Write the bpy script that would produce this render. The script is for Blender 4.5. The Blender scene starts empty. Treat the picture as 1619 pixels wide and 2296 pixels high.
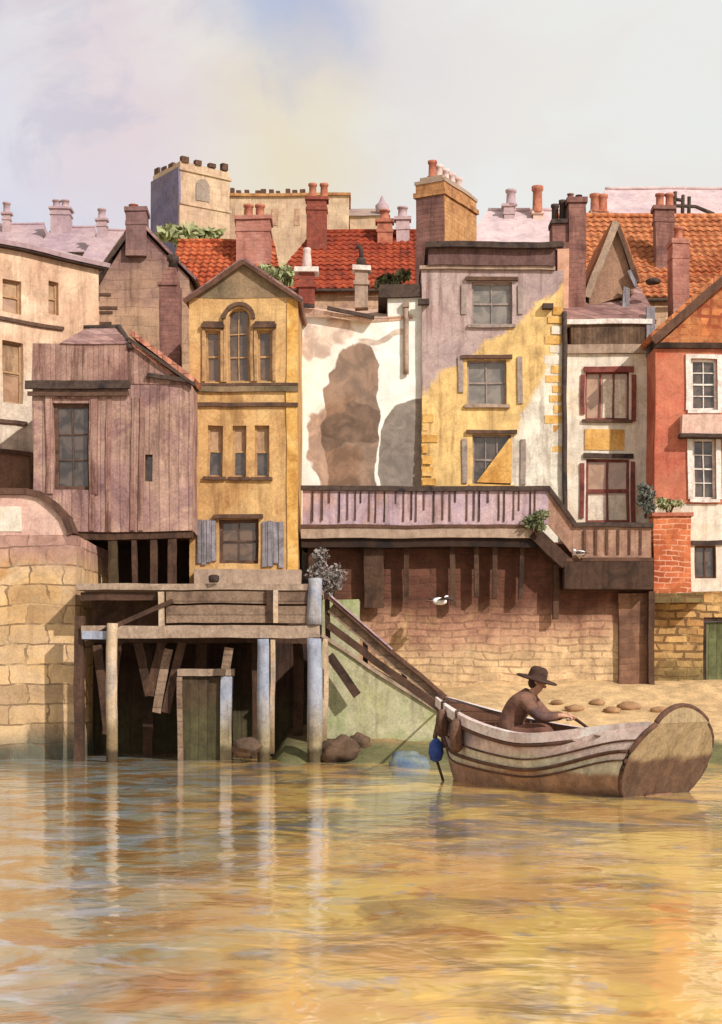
import bpy, bmesh, math, random
from mathutils import Vector, noise, Matrix
random.seed(7)
S = bpy.context.scene
COL = S.collection
CX, HY, FP, CAMH = 809.5, 1500.0, 3500.0, 2.08      # photo measurements: centre column, horizon row, focal length (px), eye height (m)

def wx(px, Y): return (px-CX)/FP*Y
def wz(py, Y): return CAMH+(HY-py)/FP*Y
def at(px, py, Y): return Vector((wx(px, Y), Y, wz(py, Y)))

# ------------------------------------------------------------------ materials
def lin(c, k=0.95):
    o = []
    for v in c:
        v = v/255.0
        o.append(min(.9, (v/12.92 if v <= 0.04045 else ((v+0.055)/1.055)**2.4)*k))
    l = .3*o[0]+.6*o[1]+.1*o[2]; d = .10
    return (o[0]+(l-o[0])*d, o[1]+(l-o[1])*d, min(.9, (o[2]+(l-o[2])*d)*1.06), 1)

class NT:
    def __init__(s, nt): s.nt = nt; nt.nodes.clear()
    def n(s, t, **kw):
        nd = s.nt.nodes.new(t)
        for k, v in kw.items():
            if k.startswith('i_'):
                key = k[2:]
                key = int(key) if key.isdigit() else key.replace('_', ' ')
                s.put(nd.inputs[key], v)
            else: setattr(nd, k, v)
        return nd
    def put(s, sock, v):
        if isinstance(v, bpy.types.NodeSocket): s.nt.links.new(v, sock)
        else: sock.default_value = v
    def math(s, op, a, b=0.0, c=None, clamp=False):
        nd = s.nt.nodes.new('ShaderNodeMath'); nd.operation = op; nd.use_clamp = clamp
        s.put(nd.inputs[0], a); s.put(nd.inputs[1], b)
        if c is not None: s.put(nd.inputs[2], c)
        return nd.outputs[0]
    def vm(s, op, a, b=(0, 0, 0)):
        nd = s.nt.nodes.new('ShaderNodeVectorMath'); nd.operation = op
        s.put(nd.inputs[0], a); s.put(nd.inputs[1], b)
        return nd.outputs['Value'] if op in ('DISTANCE', 'LENGTH', 'DOT_PRODUCT') else nd.outputs[0]
    def mix(s, f, a, b, bt='MIX'):
        nd = s.nt.nodes.new('ShaderNodeMix'); nd.data_type = 'RGBA'; nd.blend_type = bt; nd.clamp_factor = True
        s.put(nd.inputs[0], f); s.put(nd.inputs[6], a); s.put(nd.inputs[7], b)
        return nd.outputs[2]
    def noise(s, vec, scale, detail=4, rough=.55, dist=0.0):
        nd = s.nt.nodes.new('ShaderNodeTexNoise')
        s.put(nd.inputs['Vector'], vec)
        nd.inputs['Scale'].default_value = scale; nd.inputs['Detail'].default_value = detail
        nd.inputs['Roughness'].default_value = rough; nd.inputs['Distortion'].default_value = dist
        return nd.outputs['Fac']
    def smooth(s, v, lo, hi):
        nd = s.nt.nodes.new('ShaderNodeMapRange'); nd.interpolation_type = 'SMOOTHSTEP'
        s.put(nd.inputs[0], v); nd.inputs[1].default_value = lo; nd.inputs[2].default_value = hi
        nd.inputs[3].default_value = 0; nd.inputs[4].default_value = 1
        return nd.outputs[0]

def mat(name, cols, sc=1.0, streak=0.0, grain=.22, brick=None, zones=(), rough=.9, bump=.3, edge=.3, tile=None, boards=None, spec=.25, k=1.0, blots=()):
    """weathered, blotchy surface: several tones in large irregular stains, stain rims, streaks and fine grain"""
    m = bpy.data.materials.new(name); m.use_nodes = True
    t = NT(m.node_tree)
    out = t.n('ShaderNodeOutputMaterial'); p = t.n('ShaderNodeBsdfPrincipled')
    t.nt.links.new(p.outputs[0], out.inputs[0])
    tc = t.n('ShaderNodeTexCoord'); oi = t.n('ShaderNodeObjectInfo')
    obj = tc.outputs['Object']
    off = t.n('ShaderNodeCombineXYZ', i_X=t.math('MULTIPLY', oi.outputs['Random'], 37.0), i_Y=t.math('MULTIPLY', oi.outputs['Random'], 11.0), i_Z=0.0)
    v = t.vm('ADD', obj, off.outputs[0])
    n1 = t.noise(v, .55*sc, 5, .6, .7)
    ramp = t.n('ShaderNodeValToRGB'); t.put(ramp.inputs[0], n1)
    cr = ramp.color_ramp
    k0 = len(cols)
    while len(cr.elements) < k0: cr.elements.new(.5)
    for i, c in enumerate(cols):
        cr.elements[i].position = .34+.32*(i/(max(1, k0-1))); cr.elements[i].color = lin(c, k)
    col = ramp.outputs[0]
    sep = t.n('ShaderNodeSeparateXYZ'); t.put(sep.inputs[0], obj)
    X, Yc, Z = sep.outputs
    for (ax, az, o0, w, zc, nk) in zones:         # a stain or painted light and shade that takes over on one side of a ragged line
        zn = t.noise(v, 1.1, 5, .62, .5)
        f = t.math('ADD', t.math('ADD', t.math('MULTIPLY', X, ax), t.math('MULTIPLY', Z, az)), t.math('MULTIPLY', t.math('SUBTRACT', zn, .5), nk))
        f = t.smooth(f, o0-w/2, o0+w/2)
        zcol = t.mix(t.smooth(t.noise(v, 2.3*sc, 4), .35, .65), lin(zc, k), lin([max(0, q*.88) for q in zc], k))
        col = t.mix(f, col, zcol)
    for (bx, bz, rx, rz, bc, nk, soft) in blots:      # patches that fade out at a ragged edge
        Xw = t.math('ADD', X, t.math('MULTIPLY', t.math('SUBTRACT', t.noise(v, .75, 2, .5), .5), 1.5*nk)); Zw = t.math('ADD', t.math('ADD', Z, t.math('MULTIPLY', X, -.25)), t.math('MULTIPLY', t.math('SUBTRACT', t.noise(t.vm('ADD', v, (7, 3, 5)), .9, 2, .5), .5), 1.6*nk))
        dx = t.math('DIVIDE', t.math('ABSOLUTE', t.math('SUBTRACT', Xw, bx)), rx); dz_ = t.math('DIVIDE', t.math('ABSOLUTE', t.math('SUBTRACT', Zw, bz-.25*bx)), rz)
        q = t.math('ADD', t.math('POWER', dx, 5.0), t.math('POWER', dz_, 5.0))
        q = t.math('ADD', q, t.math('ADD', t.math('MULTIPLY', t.math('SUBTRACT', t.noise(v, 1.2, 3, .6), .5), nk), t.math('MULTIPLY', t.math('SUBTRACT', t.noise(v, 7, 3, .6), .5), nk*.5)))
        bcol = t.mix(t.smooth(t.noise(v, 1.9, 4, .65, .8), .36, .64), lin(bc, k), lin([q_*.80 for q_ in bc], k))
        col = t.mix(t.math('MULTIPLY', t.smooth(q, 1+soft, 1-soft), .93), col, bcol)
    # rims where old stains dried
    n2 = t.noise(v, 1.3*sc, 5, .6, 1.0)
    rim = t.math('SUBTRACT', 1.0, t.smooth(t.math('ABSOLUTE', t.math('SUBTRACT', n2, .52)), 0.0, .035))
    col = t.mix(t.math('MULTIPLY', rim, edge*.55), col, (.12, .07, .05, 1), 'MULTIPLY')
    lt = t.smooth(t.noise(v, 2.6*sc, 4, .6, .4), .3, .7)
    col = t.mix(.38, col, t.mix(lt, (.55, .53, .56, 1), (1.12, 1.11, 1.1, 1)), 'MULTIPLY')
    h = n2
    if streak:
        mp = t.n('ShaderNodeMapping'); t.put(mp.inputs[0], v); mp.inputs[3].default_value = (5, 5, .55)
        st = t.noise(mp.outputs[0], 1.0, 4, .65, .2)
        col = t.mix(t.math('MULTIPLY', t.smooth(st, .48, .68), streak), col, (.28, .2, .17, 1), 'MULTIPLY')
    if streak:
        mp = t.n('ShaderNodeMapping'); t.put(mp.inputs[0], v); mp.inputs[3].default_value = (2.2, 2.2, .22)
        dr_ = t.smooth(t.noise(mp.outputs[0], 1.0, 5, .6, .3), .54, .66)
        col = t.mix(t.math('MULTIPLY', t.math('MULTIPLY', dr_, t.smooth(t.noise(v, .5, 2), .4, .6)), min(.6, streak*1.3)), col, (.42, .36, .33, 1), 'MULTIPLY')
    u = t.math('ADD', X, Yc)
    wob = t.noise(v, 1.7, 3)
    if brick:
        bw, bh, mc, ms, amt = brick
        cv = t.n('ShaderNodeCombineXYZ')
        t.put(cv.inputs[0], t.math('ADD', u, t.math('MULTIPLY', wob, .5))); t.put(cv.inputs[1], t.math('ADD', Z, t.math('MULTIPLY', t.noise(v, .8, 3), .28)))
        b = t.n('ShaderNodeTexBrick'); t.put(b.inputs['Vector'], cv.outputs[0])
        b.offset = 0.0 if bw < bh*1.25 else .5; b.inputs['Scale'].default_value = 1.0; b.inputs['Brick Width'].default_value = bw; b.inputs['Row Height'].default_value = bh
        b.inputs['Mortar Size'].default_value = ms; b.inputs['Mortar Smooth'].default_value = .35; b.inputs['Bias'].default_value = 0
        b.inputs['Color1'].default_value = (.42, .36, .33, 1); b.inputs['Color2'].default_value = (1.12, 1.1, 1.05, 1); b.inputs['Mortar'].default_value = (.8, .8, .8, 1)
        col = t.mix(amt*.75, col, b.outputs['Color'], 'MULTIPLY')
        mk = t.math('MULTIPLY', b.outputs['Fac'], t.smooth(t.noise(v, 2.1, 3), .38, .55))
        col = t.mix(t.math('MULTIPLY', mk, amt), col, lin(mc))
        h = t.math('ADD', h, t.math('MULTIPLY', b.outputs['Fac'], -1.2))
    if tile:
        tw, th = tile
        cv = t.n('ShaderNodeCombineXYZ')
        t.put(cv.inputs[0], t.math('ADD', u, t.math('MULTIPLY', wob, .10))); t.put(cv.inputs[1], t.math('ADD', Z, t.math('MULTIPLY', t.noise(v, 1.3, 3), .12)))
        b = t.n('ShaderNodeTexBrick'); t.put(b.inputs['Vector'], cv.outputs[0])
        b.inputs['Scale'].default_value = 1.0; b.inputs['Brick Width'].default_value = tw; b.inputs['Row Height'].default_value = th
        b.inputs['Mortar Size'].default_value = .018; b.inputs['Mortar Smooth'].default_value = .6; b.inputs['Bias'].default_value = .1
        b.inputs['Color1'].default_value = (.5, .4, .38, 1); b.inputs['Color2'].default_value = (1.15, 1.08, 1, 1); b.inputs['Mortar'].default_value = (.25, .2, .2, 1)
        col = t.mix(.6, col, b.outputs['Color'], 'MULTIPLY')
        h = t.math('ADD', t.math('MULTIPLY', b.outputs['Fac'], -1.3), t.math('SINE', t.math('MULTIPLY', u, 6.2832/tw)))
    if boards:
        ax, bw = boards
        q = t.math('DIVIDE', t.math('ADD', Z if ax == 'z' else u, t.math('MULTIPLY', wob, .03)), bw)
        fr = t.math('FRACT', q)
        gap = t.math('SUBTRACT', 1.0, t.smooth(t.math('ABSOLUTE', t.math('SUBTRACT', fr, .5)), .38, .5), )
        gap = t.math('SUBTRACT', 1.0, gap)
        wn = t.n('ShaderNodeTexWhiteNoise'); wn.noise_dimensions = '1D'; t.put(wn.inputs['W'], t.math('FLOOR', q))
        col = t.mix(.4, col, t.mix(wn.outputs['Value'], (.5, .45, .42, 1), (1.1, 1.08, 1.05, 1)), 'MULTIPLY')
        col = t.mix(t.math('MULTIPLY', gap, .32), col, (.03, .02, .018, 1))
        h = t.math('SUBTRACT', h, gap)
    g = t.noise(v, 19.0, 5, .75, .3)
    col = t.mix(grain*1.05, col, t.mix(t.smooth(g, .36, .64), (.52, .5, .5, 1), (1.32, 1.3, 1.28, 1)), 'MULTIPLY')
    t.put(p.inputs['Base Color'], col)
    p.inputs['Roughness'].default_value = rough
    p.inputs['Specular IOR Level'].default_value = spec
    bp = t.n('ShaderNodeBump'); bp.inputs['Strength'].default_value = bump; bp.inputs['Distance'].default_value = .03
    t.put(bp.inputs['Height'], t.math('ADD', h, t.math('MULTIPLY', g, .5)))
    t.nt.links.new(bp.outputs[0], p.inputs['Normal'])
    return m

def glass_mat(name, c1, c2, rough=.18):
    m = bpy.data.materials.new(name); m.use_nodes = True
    t = NT(m.node_tree); out = t.n('ShaderNodeOutputMaterial'); p = t.n('ShaderNodeBsdfPrincipled')
    t.nt.links.new(p.outputs[0], out.inputs[0])
    tc = t.n('ShaderNodeTexCoord')
    n = t.noise(tc.outputs['Object'], 2.2, 4, .6, .8)
    t.put(p.inputs['Base Color'], t.mix(t.smooth(n, .38, .6), lin(c1), lin(c2)))
    p.inputs['Roughness'].default_value = rough*.5; p.inputs['Specular IOR Level'].default_value = .9
    bp = t.n('ShaderNodeBump'); bp.inputs['Strength'].default_value = .2; bp.inputs['Distance'].default_value = .02
    t.put(bp.inputs['Height'], t.noise(tc.outputs['Object'], 3.0, 2)); t.nt.links.new(bp.outputs[0], p.inputs['Normal'])
    return m

# house-front stains and painted light that follow a height or a slanting line are given per house (local metres) further down
m_dark = mat('dark_timber', [(66, 46, 34), (84, 60, 44), (52, 38, 30)], 2, .4, boards=None)
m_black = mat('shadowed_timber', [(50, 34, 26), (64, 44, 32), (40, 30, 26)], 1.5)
m_gutter = mat('old_iron', [(64, 50, 42), (88, 70, 58), (54, 44, 42)], 3, grain=.35)
m_cream = mat('cream_render', [(205, 160, 122), (232, 192, 150), (242, 214, 176)], .8, .3, zones=[(0, -1, -5.2, 2.5, (244, 222, 190), 2.5)])
m_tan = mat('tan_stone', [(176, 136, 112), (200, 158, 120), (208, 170, 128)], 1, .35, brick=(.7, .3, (96, 66, 50), .02, .35), zones=[(0, 1, 8.6, 3.0, (150, 112, 104), 2.5)])
m_pink = mat('mauve_weatherboard', [(142, 106, 100), (174, 134, 122), (194, 156, 130), (156, 116, 110)], 1.1, .5, boards=('u', .24), grain=.4)
m_pinktop = mat('mauve_fascia', [(140, 98, 86), (168, 126, 108), (184, 146, 124)], 1.5, .8, grain=.35, boards=('u', .13))
m_yellow = mat('ochre_render', [(188, 138, 74), (208, 160, 92), (222, 178, 108)], .9, .35, grain=.3)
m_pediment = mat('mossy_pediment', [(112, 98, 70), (136, 114, 82), (158, 128, 90)], 1.2, .2, grain=.35)
def pz(py, Y, zb): return wz(py, Y)-zb
_k = 43/FP
def _u(px): return (px-668)*_k
def _bl(x0, y0, x1, y1, c, nk, sf):
    z0, z1 = pz(y1, 43, 4.0), pz(y0, 43, 4.0); return ((_u(x0)+_u(x1))/2, (z0+z1)/2, (_u(x1)-_u(x0))/2, (z1-z0)/2, c, nk, sf)
m_white = mat('white_limewash', [(250, 238, 216), (252, 242, 224), (248, 230, 204)], .6, .1, grain=.12, edge=.1, k=1.0,
    blots=[_bl(672, 690, 800, 790, (248, 214, 184), 1.5, .5), _bl(705, 890, 800, 1140, (196, 156, 124), 1.6, .35), _bl(735, 782, 842, 1150, (158, 122, 92), .7, .12), _bl(738, 905, 838, 1005, (136, 110, 88), .9, .15),
           _bl(848, 905, 975, 1150, (146, 130, 112), .5, .06), _bl(800, 752, 915, 768, (222, 196, 168), .6, .3)])
m_stain = mat('brown_bare_plaster', [(142, 112, 84), (158, 122, 92), (174, 130, 102)], 1.1, .2, grain=.35, zones=[(0, -1, -1.6, .9, (182, 140, 112), 1.5)])
m_stain2 = mat('grey_bare_plaster', [(138, 122, 104), (152, 134, 114), (160, 140, 122)], 1.1, .1, grain=.3)
m_grey = mat('limewash_with_painted_light', [(172, 146, 138), (190, 164, 152), (182, 150, 138)], .9, .45, grain=.25,
             zones=[(.75, -1, -5.7, .25, (244, 200, 116), 1.7), (2, -1, .6, .5, (250, 234, 204), 2.0)])  # lilac shade and slanting yellow sunlight painted into the wall colour
m_ochre = mat('ochre_quoin', [(196, 138, 48), (224, 170, 74), (236, 192, 110)], 2.5, .1)
m_white2 = mat('warm_white_render', [(250, 228, 190), (250, 236, 208), (242, 214, 168)], .9, .25, grain=.16, k=.86)
m_red = mat('red_render', [(182, 84, 56), (200, 108, 76), (206, 122, 84), (190, 92, 58)], 1, .2, grain=.25)
m_lattice = mat('orange_brick_gable', [(206, 118, 56), (222, 142, 78), (190, 98, 50)], 1.4, 0, brick=(.30, .28, (158, 74, 38), .06, .95))
m_brick = mat('red_brick', [(196, 92, 44), (222, 122, 62), (208, 104, 52)], 1.4, .1, brick=(.36, .14, (236, 180, 140), .018, .7))
m_orange = mat('orange_pantile', [(196, 92, 40), (214, 112, 56), (184, 78, 36), (206, 128, 78)], 1.1, .15, tile=(.26, .22), bump=.5)
m_redtile = mat('red_pantile', [(150, 56, 30), (186, 82, 38), (172, 68, 32), (132, 60, 42)], 1.0, .2, tile=(.3, .26), bump=.5)
m_rtile2 = mat('tawny_pantile', [(202, 118, 62), (214, 136, 78), (188, 102, 52)], 1.0, .25, tile=(.28, .24), bump=.5)
m_pinktile = mat('faded_pink_pantile', [(200, 120, 88), (214, 146, 114), (184, 112, 86)], 1.3, .2, tile=(.26, .22), bump=.5)
m_paletile = mat('pale_pink_slate', [(240, 208, 178), (244, 196, 160), (236, 214, 190)], .9, .1, tile=(.5, .3), bump=.25, k=.85)
m_mauve = mat('mauve_slate', [(150, 112, 104), (170, 130, 120), (184, 148, 136)], 1.2, .2, tile=(.34, .24), bump=.35)
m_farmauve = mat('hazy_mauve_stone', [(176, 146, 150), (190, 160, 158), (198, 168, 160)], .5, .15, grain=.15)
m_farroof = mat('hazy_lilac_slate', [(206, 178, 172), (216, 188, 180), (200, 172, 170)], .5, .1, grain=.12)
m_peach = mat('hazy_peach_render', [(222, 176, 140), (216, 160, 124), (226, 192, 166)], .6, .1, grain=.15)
m_chdark = mat('sooty_and_shade_brick', [(138, 94, 82), (158, 110, 94), (120, 82, 74)], 1.5, .45, brick=(.34, .13, (90, 58, 50), .016, .4))
m_chred = mat('brown_red_brick', [(142, 66, 48), (162, 84, 60), (120, 60, 48)], 1.4, .3, brick=(.34, .14, (100, 60, 50), .016, .4))
m_chpink = mat('rosy_brick', [(206, 152, 132), (196, 132, 108), (178, 112, 92)], 1.2, .3, brick=(.3, .12, (160, 100, 84), .016, .4))
m_chmain = mat('tawny_brick', [(178, 120, 70), (206, 146, 82), (222, 172, 104)], 1.2, .3, brick=(.34, .13, (130, 84, 56), .016, .4))
m_pot = mat('terracotta', [(176, 92, 62), (198, 122, 88), (150, 84, 62)], 3, .3)
m_potpale = mat('pale_clay', [(232, 206, 190), (222, 190, 174), (238, 214, 200)], 3, .1)
m_church = mat('church_sandstone', [(200, 166, 132), (212, 180, 142), (220, 190, 150)], .35, .25, brick=(1.6, .7, (170, 130, 96), .05, .25))  # stone lightened to put distance haze into its colour
m_towershade = mat('shade_tinted_sandstone', [(112, 104, 136), (130, 118, 142), (122, 108, 124)], .35, .25)  # carries the shade of the tower's left face in its colour
m_churchroof = mat('church_lead', [(160, 138, 130), (180, 152, 130), (150, 130, 128)], .3, .1)
m_quay = mat('ochre_ashlar', [(212, 164, 98), (224, 182, 120), (220, 184, 134), (206, 148, 76)], .8, .2, brick=(.85, .46, (120, 88, 58), .024, .75), bump=.5,
             zones=[(0, 1, 4.6, .7, (206, 158, 136), .8), (0, -1, -.55, .8, (128, 124, 98), .9)])
m_cope = mat('pinkish_coping', [(214, 166, 144), (226, 186, 160), (196, 150, 134)], 1.2, .2)
m_retain = mat('brown_rubble', [(186, 136, 104), (204, 154, 116), (174, 124, 96), (212, 166, 112)], 1.2, .25, brick=(.62, .2, (104, 70, 46), .03, .42), bump=.5,
               zones=[(0, 1, 2.05, .9, (122, 76, 56), .9), (.10, -1, -.85, .9, (238, 198, 140), 1.3)])  # first zone paints the deck's shadow along the top of the wall
m_ystone = mat('yellow_rubble', [(206, 156, 84), (222, 178, 104), (192, 136, 66)], 1.2, .2, brick=(.5, .22, (112, 80, 44), .04, .9), bump=.7,
               zones=[(0, -1, -.9, .8, (150, 128, 72), 1.0)])
m_lav = mat('mauve_painted_boarding', [(194, 158, 152), (204, 172, 168), (186, 158, 164), (200, 160, 146)], 1.4, .4, grain=.25)
m_lav2 = mat('tan_painted_boarding', [(178, 138, 108), (162, 120, 94), (190, 150, 120)], 1.6, .4, grain=.35)
m_deck = mat('pale_deck_edge', [(168, 142, 116), (184, 156, 128), (150, 124, 104)], 1.5, .3)
m_wood = mat('grey_brown_timber', [(138, 112, 88), (158, 130, 102), (118, 94, 74)], 2, .3, grain=.4, boards=('z', .3))
m_woodl = mat('bleached_timber', [(160, 134, 108), (176, 150, 122), (138, 114, 94)], 2.2, .3, grain=.35)
m_woodd = mat('wet_dark_timber', [(74, 52, 38), (96, 68, 48), (58, 42, 32)], 1.6, .4, grain=.4)
m_blue = mat('pale_blue_painted_post', [(150, 156, 168), (164, 168, 178), (180, 172, 160)], 1.6, .5, grain=.25, zones=[(0, -1, -1.0, 1.2, (168, 150, 108), 1.0), (0, -1, -.3, .2, (96, 82, 54), .35)])
m_postw = mat('pale_cream_post', [(198, 166, 124), (210, 180, 140), (176, 160, 140)], 1.6, .5, grain=.3, zones=[(0, -1, -.9, 1.0, (150, 126, 82), .8), (0, -1, -.3, .2, (92, 74, 48), .35)])
m_shutter = mat('blue_grey_shutter', [(140, 134, 136), (156, 150, 152), (126, 118, 116)], 2.4, .6, grain=.35, boards=('u', .16))
m_frame_w = mat('white_window_paint', [(232, 220, 200), (240, 230, 212), (210, 190, 170)], 3, .2)
m_frame_t = mat('tan_window_paint', [(176, 136, 88), (192, 150, 96), (150, 112, 74)], 3, .2)
m_frame_r = mat('oxblood_window_paint', [(124, 60, 50), (146, 76, 62), (110, 54, 46)], 3, .2)
m_frame_d = mat('brown_window_paint', [(92, 66, 50), (110, 80, 60), (78, 58, 46)], 3, .2)
m_frame_g = mat('grey_window_paint', [(150, 132, 118), (170, 150, 134), (132, 116, 104)], 3, .2)
m_blind = mat('drawn_linen_blind', [(170, 134, 96), (190, 152, 110), (150, 116, 84)], 2, .4)
m_blindw = mat('drawn_pale_blind', [(232, 208, 172), (238, 220, 190), (214, 180, 140)], 2, .3)
m_awn = mat('yellow_awning_cloth', [(222, 160, 60), (232, 178, 84), (206, 144, 48)], 2, .3)
g_dark = glass_mat('dark_pane', (58, 46, 40), (96, 80, 68))
g_brown = glass_mat('brown_pane', (84, 62, 44), (116, 86, 60), .35)
g_grey = glass_mat('grey_pane', (110, 102, 92), (140, 128, 112))
g_tan = glass_mat('dim_pane', (164, 124, 92), (186, 144, 108), .4)
m_algae = mat('algae_stone', [(176, 172, 116), (190, 182, 138), (158, 166, 104), (204, 192, 152)], .9, .35, grain=.3, zones=[(.35, -1, .1, .8, (140, 152, 82), 1.2)])
m_bank = mat('mud_and_shingle', [(150, 122, 78), (178, 142, 88), (130, 116, 70)], 1.0, 0, grain=.35, bump=.8,
             zones=[(1.0, 0, 2.2, 2.2, (226, 186, 124), 2.0), (-1.0, -.35, 1.3, 1.4, (84, 62, 44), 1.2), (0, -1, -.42, .3, (122, 118, 70), .5)])  # middle zone: dark mud with painted shade under the jetty
m_rock = mat('dark_wet_rock', [(92, 70, 50), (112, 86, 62), (80, 64, 50)], 2, 0, bump=.8)
m_rockb = mat('blue_grey_rock', [(92, 116, 142), (124, 132, 118), (76, 104, 146)], 2, 0, bump=.5, rough=.6)
m_rockt = mat('tan_cobble', [(160, 118, 76), (176, 134, 88), (140, 104, 70)], 2, 0)
m_hill = mat('hill_turf', [(196, 176, 118), (178, 172, 112), (206, 178, 130)], .12, 0, grain=.25)
m_hull = mat('worn_hull_paint', [(206, 172, 152), (222, 194, 172), (194, 158, 140)], 1.4, .2, grain=.3, rough=.7,
             zones=[(-.35, 1, .25, .3, (158, 142, 140), .6), (0, -1, -.62, .10, (220, 208, 172), .25), (0, -1, -.36, .10, (180, 138, 104), .2)])
m_hullin = mat('boat_inside_timber', [(134, 92, 68), (152, 108, 80), (112, 76, 58)], 2, .2, boards=('z', .16), grain=.3)
m_gunw = mat('white_gunwale_paint', [(238, 222, 208), (230, 202, 186), (244, 232, 218)], 2, .15, grain=.2, rough=.6)
m_strake = mat('dark_strake', [(88, 60, 44), (110, 76, 56), (74, 52, 40)], 2, .2)
m_transom = mat('varnished_transom', [(156, 132, 88), (174, 148, 104), (142, 118, 80)], 1.6, .3, grain=.3, zones=[(0, -1, -.62, .14, (118, 88, 64), .35)])
m_bluebuoy = mat('blue_buoy', [(48, 78, 156), (80, 104, 170), (120, 128, 150)], 3, .1, rough=.5)
m_fender = mat('rope_fender', [(110, 78, 60), (126, 92, 70), (92, 66, 54)], 4, .5, grain=.4)
m_rope = mat('tarred_rope', [(78, 56, 42), (100, 74, 56), (64, 48, 40)], 6)
m_coat = mat('brown_coat', [(118, 82, 64), (142, 100, 76), (100, 74, 68)], 3, .1, grain=.3)
m_trous = mat('rust_trousers', [(134, 88, 66), (118, 76, 58), (146, 100, 78)], 3, .1)
m_skin = mat('weathered_skin', [(204, 146, 112), (216, 160, 124), (190, 132, 100)], 6, 0, grain=.1, edge=0, bump=.1)
m_hat = mat('dark_felt', [(66, 44, 34), (84, 58, 44), (56, 40, 32)], 6)
m_hair = mat('brown_hair', [(70, 50, 38), (84, 60, 44)], 8)
m_gull = mat('white_feathers', [(236, 230, 222), (244, 238, 230)], 6, 0, grain=.05, edge=0)
m_gullw = mat('dark_wing_feathers', [(104, 84, 74), (84, 66, 58)], 6, 0, grain=.1, edge=0)
m_beak = mat('yellow_bill', [(214, 160, 60), (200, 140, 50)], 6, 0, edge=0)
m_leaf1 = mat('dull_green_leaves', [(118, 124, 76), (142, 142, 96), (92, 102, 66)], 4, 0, grain=.2, edge=0)
m_leaf2 = mat('blue_green_leaves', [(92, 104, 98), (124, 126, 110), (76, 84, 80)], 4, 0, grain=.2, edge=0)
m_leaf3 = mat('pale_green_leaves', [(158, 166, 108), (176, 176, 120), (140, 148, 92)], 4, 0, grain=.2, edge=0)
m_leaf4 = mat('grey_blue_leaves', [(138, 128, 118), (160, 150, 140), (112, 96, 84)], 4, 0, grain=.2, edge=0)
m_net = mat('tarred_net', [(108, 84, 66), (128, 104, 84), (92, 76, 66)], 4, .2)
m_greendoor = mat('green_door_paint', [(96, 104, 60), (116, 120, 72), (84, 86, 52)], 1.5, .5, boards=('u', .22))

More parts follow.
